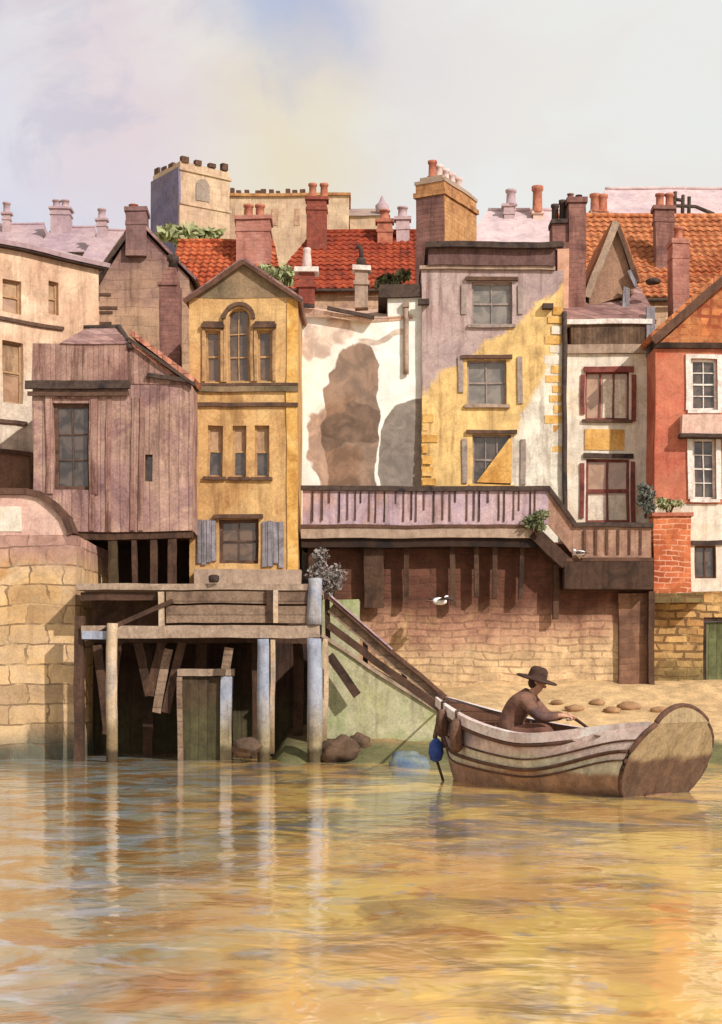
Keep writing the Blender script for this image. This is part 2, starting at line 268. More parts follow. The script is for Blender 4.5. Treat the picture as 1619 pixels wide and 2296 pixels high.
# ------------------------------------------------------------------ mesh helpers
class MB:
    def __init__(s): s.v = []; s.f = []; s.smooth = set()
    def add(s, vs, fs, smooth=False):
        o = len(s.v); s.v += [Vector(p) for p in vs]
        for f in fs:
            if smooth: s.smooth.add(len(s.f))
            s.f.append([i+o for i in f])
        return s
    def box(s, x0, x1, y0, y1, z0, z1):
        if x0 > x1: x0, x1 = x1, x0
        if z0 > z1: z0, z1 = z1, z0
        return s.add([(x0, y0, z0), (x1, y0, z0), (x1, y1, z0), (x0, y1, z0), (x0, y0, z1), (x1, y0, z1), (x1, y1, z1), (x0, y1, z1)],
                     [(3, 2, 1, 0), (4, 5, 6, 7), (0, 1, 5, 4), (1, 2, 6, 5), (2, 3, 7, 6), (3, 0, 4, 7)])
    def prism(s, poly, y0, y1):
        n = len(poly)
        vs = [(x, y0, z) for x, z in poly]+[(x, y1, z) for x, z in poly]
        return s.add(vs, [tuple(range(n)), tuple(range(2*n-1, n-1, -1))]+[(i, n+i, n+(i+1) % n, (i+1) % n) for i in range(n)])
    def slab(s, a, b, c, d, th):
        a, b, c, d = map(Vector, (a, b, c, d)); n = (b-a).cross(d-a).normalized()*th
        return s.add([a, b, c, d, a-n, b-n, c-n, d-n], [(0, 1, 2, 3), (7, 6, 5, 4), (0, 4, 5, 1), (1, 5, 6, 2), (2, 6, 7, 3), (3, 7, 4, 0)])
    def beam(s, a, b, w, d, up=(0, 1, 0)):
        a, b = Vector(a), Vector(b); t = (b-a).normalized(); side = Vector(up).normalized(); nn = t.cross(side).normalized()*w/2; sd = side*d/2
        q = [a-nn-sd, a+nn-sd, a+nn+sd, a-nn+sd]; r = [p+(b-a) for p in q]
        return s.add(q+r, [(3, 2, 1, 0), (4, 5, 6, 7), (0, 1, 5, 4), (1, 2, 6, 5), (2, 3, 7, 6), (3, 0, 4, 7)])
    def tube(s, pts, r, n=8):
        pts = [Vector(p) for p in pts]; k = len(pts); vs = []
        rr = r if isinstance(r, (list, tuple)) else [r]*k
        for i, p in enumerate(pts):
            t = (pts[min(i+1, k-1)]-pts[max(i-1, 0)]).normalized()
            a = t.cross(Vector((0, 0, 1)) if abs(t.z) < .9 else Vector((1, 0, 0))).normalized(); b = t.cross(a)
            vs += [p+(a*math.cos(6.2832*j/n)+b*math.sin(6.2832*j/n))*rr[i] for j in range(n)]
        fs = [(i*n+j, i*n+(j+1) % n, (i+1)*n+(j+1) % n, (i+1)*n+j) for i in range(k-1) for j in range(n)]
        fs += [tuple(range(n-1, -1, -1)), tuple(range((k-1)*n, k*n))]
        return s.add(vs, fs, True)
    def lathe(s, c, prof, n=14, sx=1, sy=1):
        cx, cy, cz = c; vs = []; k = len(prof)
        for r, z in prof: vs += [(cx+r*sx*math.cos(6.2832*j/n), cy+r*sy*math.sin(6.2832*j/n), cz+z) for j in range(n)]
        fs = [(i*n+j, i*n+(j+1) % n, (i+1)*n+(j+1) % n, (i+1)*n+j) for i in range(k-1) for j in range(n)]
        fs += [tuple(range(n-1, -1, -1)), tuple(range((k-1)*n, k*n))]
        return s.add(vs, fs, True)
    def blob(s, c, r, seed=0, amp=.25, nu=16, nv=10):
        vs = []; c = Vector(c)
        for i in range(nv+1):
            th = math.pi*i/nv
            for j in range(nu):
                ph = 6.2832*j/nu; d = Vector((math.sin(th)*math.cos(ph), math.sin(th)*math.sin(ph), math.cos(th)))
                q = 1+amp*noise.noise(d*1.6+Vector((seed*7.3, seed*3.1, 0)))+amp*.4*noise.noise(d*4+Vector((seed, 0, 0)))
                vs.append(c+Vector((d.x*r[0], d.y*r[1], d.z*r[2]))*q)
        return s.add(vs, [(i*nu+j, i*nu+(j+1) % nu, (i+1)*nu+(j+1) % nu, (i+1)*nu+j) for i in range(nv) for j in range(nu)], True)
    def wall(s, x0, x1, z0, z1, y, holes, reveal=.22):
        """a wall face at depth y with real openings and their reveals"""
        xs = sorted(set([x0, x1]+[q for h in holes for q in (h[0], h[2])])); zs = sorted(set([z0, z1]+[q for h in holes for q in (h[1], h[3])]))
        xs = [q for q in xs if x0 <= q <= x1]; zs = [q for q in zs if z0 <= q <= z1]
        for i in range(len(xs)-1):
            for j in range(len(zs)-1):
                mx, mz = (xs[i]+xs[i+1])/2, (zs[j]+zs[j+1])/2
                if any(h[0] < mx < h[2] and h[1] < mz < h[3] for h in holes): continue
                s.add([(xs[i], y, zs[j]), (xs[i+1], y, zs[j]), (xs[i+1], y, zs[j+1]), (xs[i], y, zs[j+1])], [(0, 1, 2, 3)])
        for a, b, c, d in holes:
            q = [(a, b), (c, b), (c, d), (a, d)]
            for i in range(4):
                (p0, p1), (r0, r1) = q[i], q[(i+1) % 4]
                s.add([(p0, y, p1), (r0, y, r1), (r0, y+reveal, r1), (p0, y+reveal, p1)], [(3, 2, 1, 0)])
        return s
    def build(s, name, m, parent=None, amp=.04, maxlen=.6, label=None):
        base = parent
        M = Matrix.Identity(4)
        while base is not None: M = base.matrix_basis @ M; base = base.parent
        bm = bmesh.new(); vs = [bm.verts.new(p) for p in s.v]
        for i, f in enumerate(s.f):
            try: fc = bm.faces.new([vs[k] for k in f]); fc.smooth = i in s.smooth
            except ValueError: pass
        bmesh.ops.remove_doubles(bm, verts=bm.verts, dist=1e-5)
        if amp:
            for _ in range(5):
                es = [e for e in bm.edges if e.calc_length() > maxlen]
                if not es or len(bm.verts) > 9000: break
                bmesh.ops.subdivide_edges(bm, edges=es, cuts=1, use_grid_fill=True)
            fq = .8*.03/max(amp, .03)
            for v in bm.verts:
                w = M @ v.co
                v.co += noise.noise_vector(w*fq)*amp+noise.noise_vector(w*fq*3.7)*amp*.35
        bmesh.ops.recalc_face_normals(bm, faces=bm.faces)
        me = bpy.data.meshes.new(name); bm.to_mesh(me); bm.free(); me.materials.append(m)
        o = bpy.data.objects.new(name, me); COL.objects.link(o)
        if parent is not None: o.parent = parent
        if label: o['label'] = label
        return o

def thing(name, label, cat, loc=(0, 0, 0), rz=0, group=None):
    o = bpy.data.objects.new(name, None); COL.objects.link(o)
    o.location = loc; o.rotation_euler = (0, 0, rz); o.empty_display_size = .3
    o.matrix_basis = Matrix.Translation(Vector(loc)) @ Matrix.Rotation(rz, 4, 'Z')
    o['label'] = label; o['category'] = cat
    if group: o['group'] = group
    return o
def tag(o, label, cat, group=None):
    o['label'] = label; o['category'] = cat
    if group: o['group'] = group
    return o
def struct(o): o['kind'] = 'structure'; return o

class Fac:
    """a house front: a vertical plane through two measured corners; u runs along it, y goes in, z up from its base"""
    def __init__(s, pl, pr, Yl, Yr, zb):
        s.A = Vector((wx(pl, Yl), Yl)); B = Vector((wx(pr, Yr), Yr)); d = B-s.A; s.W = d.length; s.d = d/s.W
        s.rz = math.atan2(s.d.y, s.d.x); s.zb = zb; s.loc = (s.A.x, s.A.y, zb); s.n = Vector((-s.d.y, s.d.x))
    def u(s, px, dy=0):
        k = (px-CX)/FP; A = s.A+s.n*dy
        return (k*A.y-A.x)/(s.d.x-k*s.d.y)
    def z(s, px, py, dy=0): return wz(py, (s.A+s.n*dy).y+s.u(px, dy)*s.d.y)-s.zb
    def r(s, x0, y0, x1, y1, dy=0):
        m = (x0+x1)/2
        return s.u(x0, dy), s.z(m, y1, dy), s.u(x1, dy), s.z(m, y0, dy)
    def pt(s, px, py, dy=0): return Vector((s.u(px, dy), dy, s.z(px, py, dy)))

def window(par, h, cols=2, rows=2, fr=None, gl=None, rec=.12, bo=.055, bar=.03, sill=None, blind=None, name='window', rail=True):
    a, b, c, d = h
    m = MB(); y0, y1 = rec, rec+.06
    m.box(a, a+bo, y0, y1, b, d).box(c-bo, c, y0, y1, b, d).box(a+bo, c-bo, y0, y1, b, b+bo).box(a+bo, c-bo, y0, y1, d-bo, d)
    iw, ih = c-a-2*bo, d-b-2*bo
    for i in range(1, cols): x = a+bo+iw*i/cols; m.box(x-bar/2, x+bar/2, y0+.006, y1-.004, b+bo, d-bo)
    for j in range(1, rows):
        z = b+bo+ih*j/rows; bb = bar*(1.7 if rail and j*2 == rows else 1)
        m.box(a+bo, c-bo, y0+.003, y1-.007, z-bb/2, z+bb/2)
    w = m.build(name, fr or m_frame_w, par, maxlen=.5)
    MB().box(a+.01, c-.01, y1-.015, y1+.02, b+.01, d-.01).build('pane', gl or g_dark, w, maxlen=.5)
    if sill is not None: MB().box(a-.09, c+.09, -.09, rec-.004, b-.085, b-.004).build('sill', sill, w, maxlen=.5)
    if blind: bm_, f = blind; MB().box(a+bo, c-bo, y1-.025, y1-.018, d-bo-ih*f, d-bo).build('blind', bm_, w, maxlen=.5)
    return w

def pot(ch, x, y, z, r=.13, h=.45, m=None):
    MB().lathe((x, y, z), [(r*1.15, -.06), (r*1.15, .03), (r*.85, .06), (r*.78, h*.8), (r*1.0, h*.84), (r*1.0, h), (r*.7, h), (r*.65, h*.6)], 10).build('chimney_pot', m or m_pot, ch, amp=0)
def chimney(par, x0, x1, y0, y1, z0, z1, m, pots=(), cap=.09, potm=None, pr=.13, phh=.45, capm=None):
    b = MB().box(x0, x1, y0, y1, z0, z1)
    if cap:
        b.box(x0-cap*.5, x1+cap*.5, y0-cap*.5, y1+cap*.5, z1-.42, z1-.30)
        if not capm: b.box(x0-cap, x1+cap, y0-cap, y1+cap, z1+.002, z1+.14)
    c = b.build('chimney', m, par)
    if capm: MB().box(x0-cap, x1+cap, y0-cap, y1+cap, z1+.002, z1+.14).build('cap', capm, c)
    for f in pots: pot(c, x0+(x1-x0)*f, (y0+y1)/2, z1+.14, pr, phh, potm or (m_farmauve if m is m_farmauve else None))
    return c

def body(par, fc, x0, x1, z0, z1, depth, holes, m, name='wall', gable=None, spandrels=None):
    b = MB().wall(x0, x1, z0, z1, 0, holes)
    b.add([(x0, 0, z0), (x0, 0, z1), (x0, depth, z1), (x0, depth, z0), (x1, 0, z0), (x1, 0, z1), (x1, depth, z1), (x1, depth, z0)],
          [(0, 1, 2, 3), (7, 6, 5, 4), (3, 2, 6, 7), (1, 5, 6, 2)] if not gable else [(0, 1, 2, 3), (7, 6, 5, 4), (3, 2, 6, 7)])
    if spandrels: spandrels(b)
    return b.build(name, m, par)

# ------------------------------------------------------------------ ground, water, hill
def grid(name, x0, x1, nx, y0, y1, ny, fz, m):
    b = MB(); vs = [(x0+(x1-x0)*i/nx, y0+(y1-y0)*j/ny) for j in range(ny+1) for i in range(nx+1)]
    b.add([(x, y, fz(x, y)) for x, y in vs], [(j*(nx+1)+i, j*(nx+1)+i+1, (j+1)*(nx+1)+i+1, (j+1)*(nx+1)+i) for j in range(ny) for i in range(nx)], True)
    return struct(b.build(name, m, None, amp=0))
def sst(a, b, x): t = max(0, min(1, (x-a)/(b-a))); return t*t*(3-2*t)
def bank_z(x, y):
    t = (y-34.2)/6.8
    n = noise.noise(Vector((x*.6, y*.6, 0)))*.16+noise.noise(Vector((x*2.1, y*2.1, 4)))*.05
    if t < 0: return max(-1.2, t*2.4-.12)+n*.5
    z = -.12+1.72*min(t, 1.2)**.85
    k = .62+.38*sst(-2.5, 2.0, x)
    return z*k+n-1.6*sst(-1.7, -2.7, x)
grid('mud_bank', -16, 24, 160, 30, 46, 64, bank_z, m_bank)
def hill_z(x, y):
    z = 3.5+(.258*y-1.6)*sst(46, 78, y)
    if y > 185: z -= (y-185)*.25
    return z+noise.noise(Vector((x*.05, y*.05, 2)))*1.2
grid('hill', -260, 260, 104, 46.5, 330, 57, hill_z, m_hill)
grid('river_bed', -400, 400, 4, -300, 60, 4, lambda x, y: -2.5, m_bank)

mw = bpy.data.materials.new('harbour_water'); mw.use_nodes = True
t = NT(mw.node_tree); out = t.n('ShaderNodeOutputMaterial'); p = t.n('ShaderNodeBsdfPrincipled'); t.nt.links.new(p.outputs[0], out.inputs[0])
tc = t.n('ShaderNodeTexCoord'); pos = tc.outputs['Object']
def stretch(sx, sy):
    mp = t.n('ShaderNodeMapping'); t.put(mp.inputs[0], pos); mp.inputs[3].default_value = (sx, sy, 1); return mp.outputs[0]
sp = t.n('ShaderNodeSeparateXYZ'); t.put(sp.inputs[0], pos)
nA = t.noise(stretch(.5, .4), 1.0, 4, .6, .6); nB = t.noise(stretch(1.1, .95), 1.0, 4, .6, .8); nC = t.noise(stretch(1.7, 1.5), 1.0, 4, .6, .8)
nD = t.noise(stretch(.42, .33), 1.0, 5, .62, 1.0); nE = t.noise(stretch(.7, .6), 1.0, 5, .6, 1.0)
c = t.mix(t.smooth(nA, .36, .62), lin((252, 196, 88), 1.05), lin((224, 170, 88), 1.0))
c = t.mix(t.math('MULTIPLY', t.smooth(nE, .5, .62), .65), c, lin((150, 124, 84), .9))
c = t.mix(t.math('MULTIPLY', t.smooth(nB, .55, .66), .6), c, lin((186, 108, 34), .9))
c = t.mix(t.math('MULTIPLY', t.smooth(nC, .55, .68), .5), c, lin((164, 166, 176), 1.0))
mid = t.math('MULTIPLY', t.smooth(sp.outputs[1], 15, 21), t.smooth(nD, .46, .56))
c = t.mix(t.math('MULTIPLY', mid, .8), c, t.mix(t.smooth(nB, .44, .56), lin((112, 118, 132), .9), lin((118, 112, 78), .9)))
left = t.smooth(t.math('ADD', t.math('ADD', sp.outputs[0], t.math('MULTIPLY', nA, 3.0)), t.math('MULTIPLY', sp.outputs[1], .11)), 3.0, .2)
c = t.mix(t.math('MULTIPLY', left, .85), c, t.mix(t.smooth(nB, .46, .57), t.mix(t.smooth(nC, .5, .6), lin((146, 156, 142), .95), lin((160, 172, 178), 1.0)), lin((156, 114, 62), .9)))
t.put(p.inputs['Base Color'], c)
p.inputs['Roughness'].default_value = .08; p.inputs['IOR'].default_value = 2.1; p.inputs['Specular IOR Level'].default_value = .5
h1 = t.noise(stretch(1.0, 1.25), 1.0, 3, .55, .7); h2 = t.noise(stretch(2.4, 2.8), 1.0, 2, .5, .4)
b1 = t.n('ShaderNodeBump'); b1.inputs['Strength'].default_value = 1.0; b1.inputs['Distance'].default_value = .019
t.put(b1.inputs['Height'], t.math('ADD', h1, t.math('MULTIPLY', h2, .2)))
t.nt.links.new(b1.outputs[0], p.inputs['Normal'])
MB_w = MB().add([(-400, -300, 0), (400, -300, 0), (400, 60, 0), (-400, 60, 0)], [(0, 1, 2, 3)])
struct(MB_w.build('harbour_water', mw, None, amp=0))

# ------------------------------------------------------------------ far things: church, cottages on the hill
def church():
    Y = 170.0; zb = wz(560, Y)
    r = thing('church', 'distant square church tower with battlements and long nave on the hilltop', 'church', (wx(405, Y), Y, zb), 0)
    s_ = 6.2; a = math.radians(36); ca, sa = math.cos(a), math.sin(a)
    def L(u, v): return (u*ca-v*(-sa)*0+0, 0)
    R = lambda u, v: (u*ca - v*sa, u*sa + v*ca)        # u along the lit face, v along the shaded one
    H = wz(362, Y)-zb
    def rbox(b, u0, u1, v0, v1, z0, z1):
        q = [R(u0, v0), R(u1, v0), R(u1, v1), R(u0, v1)]
        b.add([(x, y, z0) for x, y in q]+[(x, y, z1) for x, y in q], [(3, 2, 1, 0), (4, 5, 6, 7), (0, 1, 5, 4), (1, 2, 6, 5), (2, 3, 7, 6), (3, 0, 4, 7)])
    b = MB(); rbox(b, 0, s_, 0, s_, -3, H); rbox(b, -.15, s_+.15, -.15, s_+.15, H*.52, H*.545); rbox(b, -.2, s_+.2, -.2, s_+.2, H-1.0, H-.75)
    rbox(b, -.25, .7, -.25, .7, -3, H*.5)
    tw = b.build('tower', m_church, r, amp=.12, maxlen=2)
    b = MB(); rbox(b, -.28, -.01, -.02, s_+.02, -3, H-.7); b.build('tower_shade_panel', m_towershade, tw, amp=.12, maxlen=2)  # thin panel painting purple shade over the tower's left face
    for k in range(4):
        for (u0, v0, u1, v1) in ((k*1.7, -.12, k*1.7+.95, .4), (-.12, k*1.7, .4, k*1.7+.95)):
            if k == 0 and u1 < .5: continue
            b = MB(); rbox(b, u0+random.uniform(0, .2), u1-random.uniform(0, .25), v0, v1, H+.002, H+random.uniform(.4, .75)); b.build('merlon', m_strake, tw, amp=.2, maxlen=.3)
    for (u0, v0, du, dv) in ((1.9, -.10, 1.7, .3), (-.10, 2.5, .3, 1.5)):
        b = MB(); n = 9; z0 = H*.60
        pts = []
        for i in range(n+1): q = math.pi*i/n; pts.append((math.cos(q), 1.6+math.sin(q)*.8))
        pts = [(1, 0)]+pts+[(-1, 0)]
        vs = []
        for (e, z) in pts:
            if du > dv: x, y = R(u0+du/2+e*du/2, v0); 
            else: x, y = R(u0, v0+dv/2+e*dv/2)
            vs.append((x, y, z0+z))
        b.add(vs, [tuple(range(len(vs)))]); b.build('belfry_window', m_stain2, tw, amp=0)
    # nave to the right, chancel beyond it
    X = lambda px: wx(px, Y+6)-wx(405, Y)
    Zn = lambda py: wz(py, Y+6)-zb
    n = MB().box(X(470), X(782), 6, 16, -4, Zn(440)).build('nave', m_church, r, amp=.15, maxlen=2.5)
    MB().box(X(470), X(786), 5.7, 16.2, Zn(440)+.003, Zn(434)).build('parapet', m_chmain, n, amp=.15, maxlen=2)
    for px in (517, 530, 548, 571, 583, 602, 618, 640, 655, 672):
        MB().box(X(px), X(px+random.uniform(9, 14)), 5.8, 6.5, Zn(434)+.003, Zn(434-random.uniform(6, 13))).build('merlon', m_strake, n, amp=.15, maxlen=.4)
    for px in (548, 610, 660): MB().box(X(px), X(px+13), 5.9, 6.1, Zn(505), Zn(468)).build('nave_window', m_tan, n, amp=.1)
    cz = MB().box(X(784), X(872), 7, 15, -4, Zn(478)).build('chancel', m_church, r, amp=.15, maxlen=2.5)
    y0, y1, ym = 6.6, 15.4, 11; a0, a1 = X(782), X(876)
    b = MB().add([(a0, y0, Zn(479)), (a1, y0, Zn(479)), (a1-1.5, ym, Zn(452)+.6), (a0, ym, Zn(452)+.6), (a0, y1, Zn(479)), (a1, y1, Zn(479))], [(0, 1, 2, 3), (1, 5, 2), (5, 4, 3, 2), (0, 3, 4)])
    b.build('chancel_roof', m_churchroof, r, amp=.12, maxlen=2)
    MB().lathe((X(858), 8, Zn(468)), [(.7, 0), (.75, .9), (.35, 1.3), (.1, 2.0)], 8).build('pinnacle', m_farmauve, r, amp=.1)
church()

def pantiles(b, A, B, C, D, pitch, dz):
    """courses of rolled tiles over the slope A-B (eaves) C-D (ridge), each course stepping down over the next"""
    A, B, C, D = map(Vector, (A, B, C, D)); n = max(4, int((D.z-A.z)/dz)); nrm = (B-A).cross(D-A).normalized()
    if nrm.z < 0: nrm = -nrm
    for j in range(n):
        rows = []
        for f, lift in ((j/n-.012, .075), ((j+1)/n, .02)):
            L, R = A.lerp(D, max(0, f)), B.lerp(C, max(0, f)); k = max(6, int((R-L).length/(pitch/6))); rows.append((L, R, lift))
        k = max(6, int((rows[0][1]-rows[0][0]).length/(pitch/6))); vs = []
        jit = random.uniform(-.012, .012)
        for L, R, lift in rows:
            for i in range(k+1):
                p = L.lerp(R, i/k); w = math.sin(6.2832*p.x/pitch)
                vs.append(p+nrm*(lift+jit+.032*w+.012*noise.noise(p*3)))
        fs = [(i, i+1, k+2+i, k+1+i) for i in range(k)]
        vs += [q-nrm*.07 for q in vs[:k+1]]; m = 2*(k+1)
        fs += [(m+i, m+i+1, i+1, i) for i in range(k)]
        b.add(vs, fs)
def cottage(name, label, Y, x0, x1, ye, yr, yb, wm, rm, depth=6, hipl=0, hipr=0, chs=(), group=None, th=.14, extra=None, amp=.04, windows=()):
    """a house with its ridge along the street: ye eaves row, yr ridge row, hipl/hipr = how far the ridge is drawn in (px)"""
    zb = wz(yb, Y); r = thing(name, label, 'house', (wx(x0, Y), Y, zb), 0, group)
    k = Y/FP; W = (x1-x0)*k; ze = wz(ye, Y)-zb; Ym = Y+depth/2; zr = wz(yr, Ym)-zb
    hl, hr = hipl*k, hipr*k
    hs = [((a-x0)*k, wz(d, Y)-zb, (c-x0)*k, wz(b, Y)-zb) for a, b, c, d in windows]
    body(r, None, 0, W, 0, ze, depth, hs, wm)
    for h in hs: window(r, h, 2, 2, m_frame_g, g_dark)
    o = .25
    b = MB(); zo = ze-.12
    P = [Vector(q) for q in ((-o, -o, zo), (W+o, -o, zo), (W+o-hr, depth/2, zr), (-o+hl, depth/2, zr), (-o, depth+o, zo), (W+o, depth+o, zo))]
    b.slab(P[0], P[1], P[2], P[3], th); b.slab(P[5], P[4], P[3], P[2], th)
    if hl: b.add([P[0], P[3], P[4]], [(0, 1, 2)])
    else: MB().add([(0, 0, ze), (0, depth/2, zr-.1), (0, depth, ze)], [(0, 1, 2)]).build('gable', wm, r)
    if hr: b.add([P[1], P[5], P[2]], [(0, 1, 2)])
    else: MB().add([(W, 0, ze), (W, depth/2, zr-.1), (W, depth, ze)], [(0, 1, 2)]).build('gable', wm, r)
    pt = {'orange_pantile': (.26, .22), 'red_pantile': (.3, .26), 'tawny_pantile': (.28, .24)}.get(rm.name)
    if pt: pantiles(b, P[0], P[1], P[2], P[3], pt[0], pt[1])
    rf = b.build('roof', rm, r, amp=max(amp, .08), maxlen=2 if pt else .6)
    MB().tube([P[3]+Vector((0, 0, .04)), P[2]+Vector((0, 0, .04))], .11, 6).build('ridge', rm, rf, amp=amp)
    MB().tube([P[0]+Vector((0, -.05, -.05)), P[1]+Vector((0, -.05, -.05))], .07, 6).build('gutter', m_gutter, rf, amp=amp)
    for (a, c, yt, yb2, dy, m, pots, pr, ph) in chs:
        Yc = Y+dy; kk = Yc/FP; X = lambda px: wx(px, Yc)-wx(x0, Y)
        ch = chimney(rf, X(a), X(c), dy, dy+(c-a)*kk*.8, wz(yb2, Yc)-zb, wz(yt, Yc)-zb, m, pots, cap=.05*Yc/45, pr=pr*Yc/45, phh=ph*Yc/45)
    return r
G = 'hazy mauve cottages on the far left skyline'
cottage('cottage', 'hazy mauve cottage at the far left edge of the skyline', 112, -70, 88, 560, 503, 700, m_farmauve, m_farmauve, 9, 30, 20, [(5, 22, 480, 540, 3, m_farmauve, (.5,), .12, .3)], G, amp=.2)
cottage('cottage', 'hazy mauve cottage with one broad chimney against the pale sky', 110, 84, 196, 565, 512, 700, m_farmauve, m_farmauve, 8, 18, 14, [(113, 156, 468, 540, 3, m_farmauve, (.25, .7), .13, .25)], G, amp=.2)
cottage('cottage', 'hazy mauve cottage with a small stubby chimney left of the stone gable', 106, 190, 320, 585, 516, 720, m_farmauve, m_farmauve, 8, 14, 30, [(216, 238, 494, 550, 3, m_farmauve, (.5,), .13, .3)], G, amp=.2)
cottage('cottage', 'low orange pantiled cottage between the stone gable and the ochre house', 54, 392, 620, 660, 545, 900, m_tan, m_orange, 6, 0, 34,
        [(528, 606, 492, 640, 1.5, m_chpink, (.35, .68), .15, .42)])
cottage('house', 'red pantiled house with hipped roof and twin pot chimney below the church', 62, 612, 952, 645, 522, 950, m_tan, m_redtile, 8, 96, 0,
        [(688, 733, 447, 600, 2.6, m_chred, (.28, .85), .13, .42), (846, 880, 497, 560, 3.0, m_pot, (.5,), .16, .28), (888, 918, 492, 560, 3.2, m_farmauve, (.5,), .16, .3)])
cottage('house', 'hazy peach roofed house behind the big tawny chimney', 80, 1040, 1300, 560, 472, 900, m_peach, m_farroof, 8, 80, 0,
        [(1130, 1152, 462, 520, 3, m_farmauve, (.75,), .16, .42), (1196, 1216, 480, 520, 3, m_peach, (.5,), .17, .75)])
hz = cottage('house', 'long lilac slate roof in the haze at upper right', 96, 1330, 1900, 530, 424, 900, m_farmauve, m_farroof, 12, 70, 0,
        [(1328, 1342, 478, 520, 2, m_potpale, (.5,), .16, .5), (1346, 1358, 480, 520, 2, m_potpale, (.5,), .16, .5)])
b = MB(); Yr = 95.5
for px, yt in ((1513, 430), (1531, 438), (1545, 442)):
    q = at(px, yt, Yr)-Vector(hz.location); e = at(px, 482, Yr)-Vector(hz.location); b.tube([e, q], .12, 6)
for p0, p1 in (((1504, 462), (1560, 464)), ((1560, 464), (1600, 480)), ((1513, 448), (1531, 450))):
    b.tube([at(*p0, Yr)-Vector(hz.location), at(*p1, Yr)-Vector(hz.location)], .11, 6)
b.build('roof_railing', m_gutter, hz, amp=.05)
cottage('house', 'tawny orange pantiled house filling the upper right behind the gabled dormer', 53, 1296, 1760, 665, 487, 900, m_tan, m_rtile2, 8, 0, 0,
        [(1470, 1513, 470, 640, 1.2, m_chdark, (.3, .8), .14, .4)])

# ------------------------------------------------------------------ cream house far left (front turned a little)
f = Fac(-150, 222, 41.6, 45.3, 5.0)
r = thing('house', 'tall cream rendered house at the left edge with brown blinds and dark eaves', 'house', f.loc, f.rz)
ztop = f.z(100, 577); hs = []
wr = [(5, 628, 48, 702), (109, 632, 131, 706), (6, 766, 52, 905), (-100, 628, -50, 702), (-100, 766, -50, 905)]
hs = [f.r(*q) for q in wr]
body(r, f, 0, f.W, -.5, ztop, 6, hs, m_cream)
for q in hs: window(r, q, 1, 2, m_frame_t, g_tan, blind=(m_blind, .55))
MB().box(-.2, f.W+.15, -.22, .2, ztop+.003, ztop+.16).build('eaves', m_gutter, r)
MB().slab((-.3, -.3, ztop+.16), (f.W+.2, -.3, ztop+.16), (f.W+.2, 3, ztop+1.2), (-.3, 3, ztop+1.2), .12).slab((f.W+.2, 6.3, ztop+.16), (-.3, 6.3, ztop+.16), (-.3, 3, ztop+1.2), (f.W+.2, 3, ztop+1.2), .12).add([(0, 0, ztop), (0, 3, ztop+1.1), (0, 6, ztop)], [(0, 1, 2)]).add([(f.W, 0, ztop), (f.W, 3, ztop+1.1), (f.W, 6, ztop)], [(0, 1, 2)]).build('roof', m_farmauve, r)
for (a, c, py) in ((-140, 140, 714), (-140, 60, 938)):
    u0, u1 = f.u(a), f.u(c); z = f.z((a+c)/2, py)
    MB().box(u0, u1, -.07, -.003, z-.05, z+.05).build('string_course', m_frame_d, r)
q = f.r(-20, 1018, 64, 1130)
d_ = MB().box(q[0], q[2], -.06, -.003, q[1], q[3]).build('door', m_stain, r)
MB().box(q[0]-.1, q[2]+.1, -.12, -.063, q[3]+.003, q[3]+.12).box(q[2]+.004, q[2]+.1, -.12, -.003, q[1], q[3]).build('door_frame', m_frame_d, d_)

# stone gable house
f = Fac(212, 425, 50, 50, 6.0)
r = thing('house', 'tan stone gable end topped by a stubby chimney left of the orange roof', 'house', f.loc)
ze = f.z(0, 640); ap = (f.u(306), f.z(0, 500)); W = f.W
b = MB().prism([(0.15, 0), (W, 0), (W, f.z(0, 625)), (ap[0], ap[1]), (.15, ze)], 0, 7); b.build('wall', m_tan, r)
rf = MB().slab((-.15, -.12, ze-.06), (ap[0], -.12, ap[1]+.1), (ap[0], 7, ap[1]+.1), (-.15, 7, ze-.06), -.08)
rf.slab((W+.2, -.12, f.z(0, 630)), (W+.2, 7, f.z(0, 630)), (ap[0], 7, ap[1]+.1), (ap[0], -.12, ap[1]+.1), -.08)
rf = rf.build('roof', m_mauve, r)
MB().beam((-.18, -.15, ze-.12), (f.u(283), -.15, f.z(0, 530)), .13, .06).build('bargeboard', m_gutter, rf)
c = chimney(rf, f.u(283), f.u(329), -.2, .7, f.z(0, 575), f.z(0, 478), m_tan, (.3,), .04, pr=.16, phh=.2)
for py in (660, 690, 725, 700):
    MB().box(.1, .1+random.uniform(.4, .7), -.03, -.003, f.z(0, py+3), f.z(0, py-3)).build('quoin', m_frame_d, r)

# ------------------------------------------------------------------ mauve weatherboarded house over the undercroft
f = Fac(74, 430, 38.6, 38.6, wz(1193, 38.6))
r = thing('house', 'mauve weatherboarded house with pyramid roof raised on posts over a dark undercroft', 'house', f.loc)
W = f.W; zt = f.z(0, 862)
hw = f.r(120, 903, 204, 1100); hslit = f.r(325, 1018, 342, 1078)
body(r, f, 0, W, .02, zt, 5, [hw, hslit], m_pink)
w = window(r, hw, 2, 3, m_frame_d, g_dark, blind=None, bo=.1)
qb = f.r(128, 955, 198, 978); MB().box(qb[0], qb[2], .168, .175, qb[1], qb[3]).build('blind', m_blind, w)
window(r, hslit, 1, 1, m_frame_d, g_dark, bo=.03)
MB().box(hw[0]-.18, hw[0]-.004, -.05, -.003, hw[1]-.1, hw[3]+.1).box(hw[2]+.004, hw[2]+.18, -.05, -.003, hw[1]-.1, hw[3]+.1).box(hw[0]-.18, hw[2]+.18, -.055, -.003, hw[3]+.103, hw[3]+.26).build('window_surround', m_pinktop, r)
u1 = f.u(287); zf = f.z(0, 772)
MB().box(-.02, u1, -.06, 4.2, zt+.003, zf).build('fascia', m_pinktop, r)
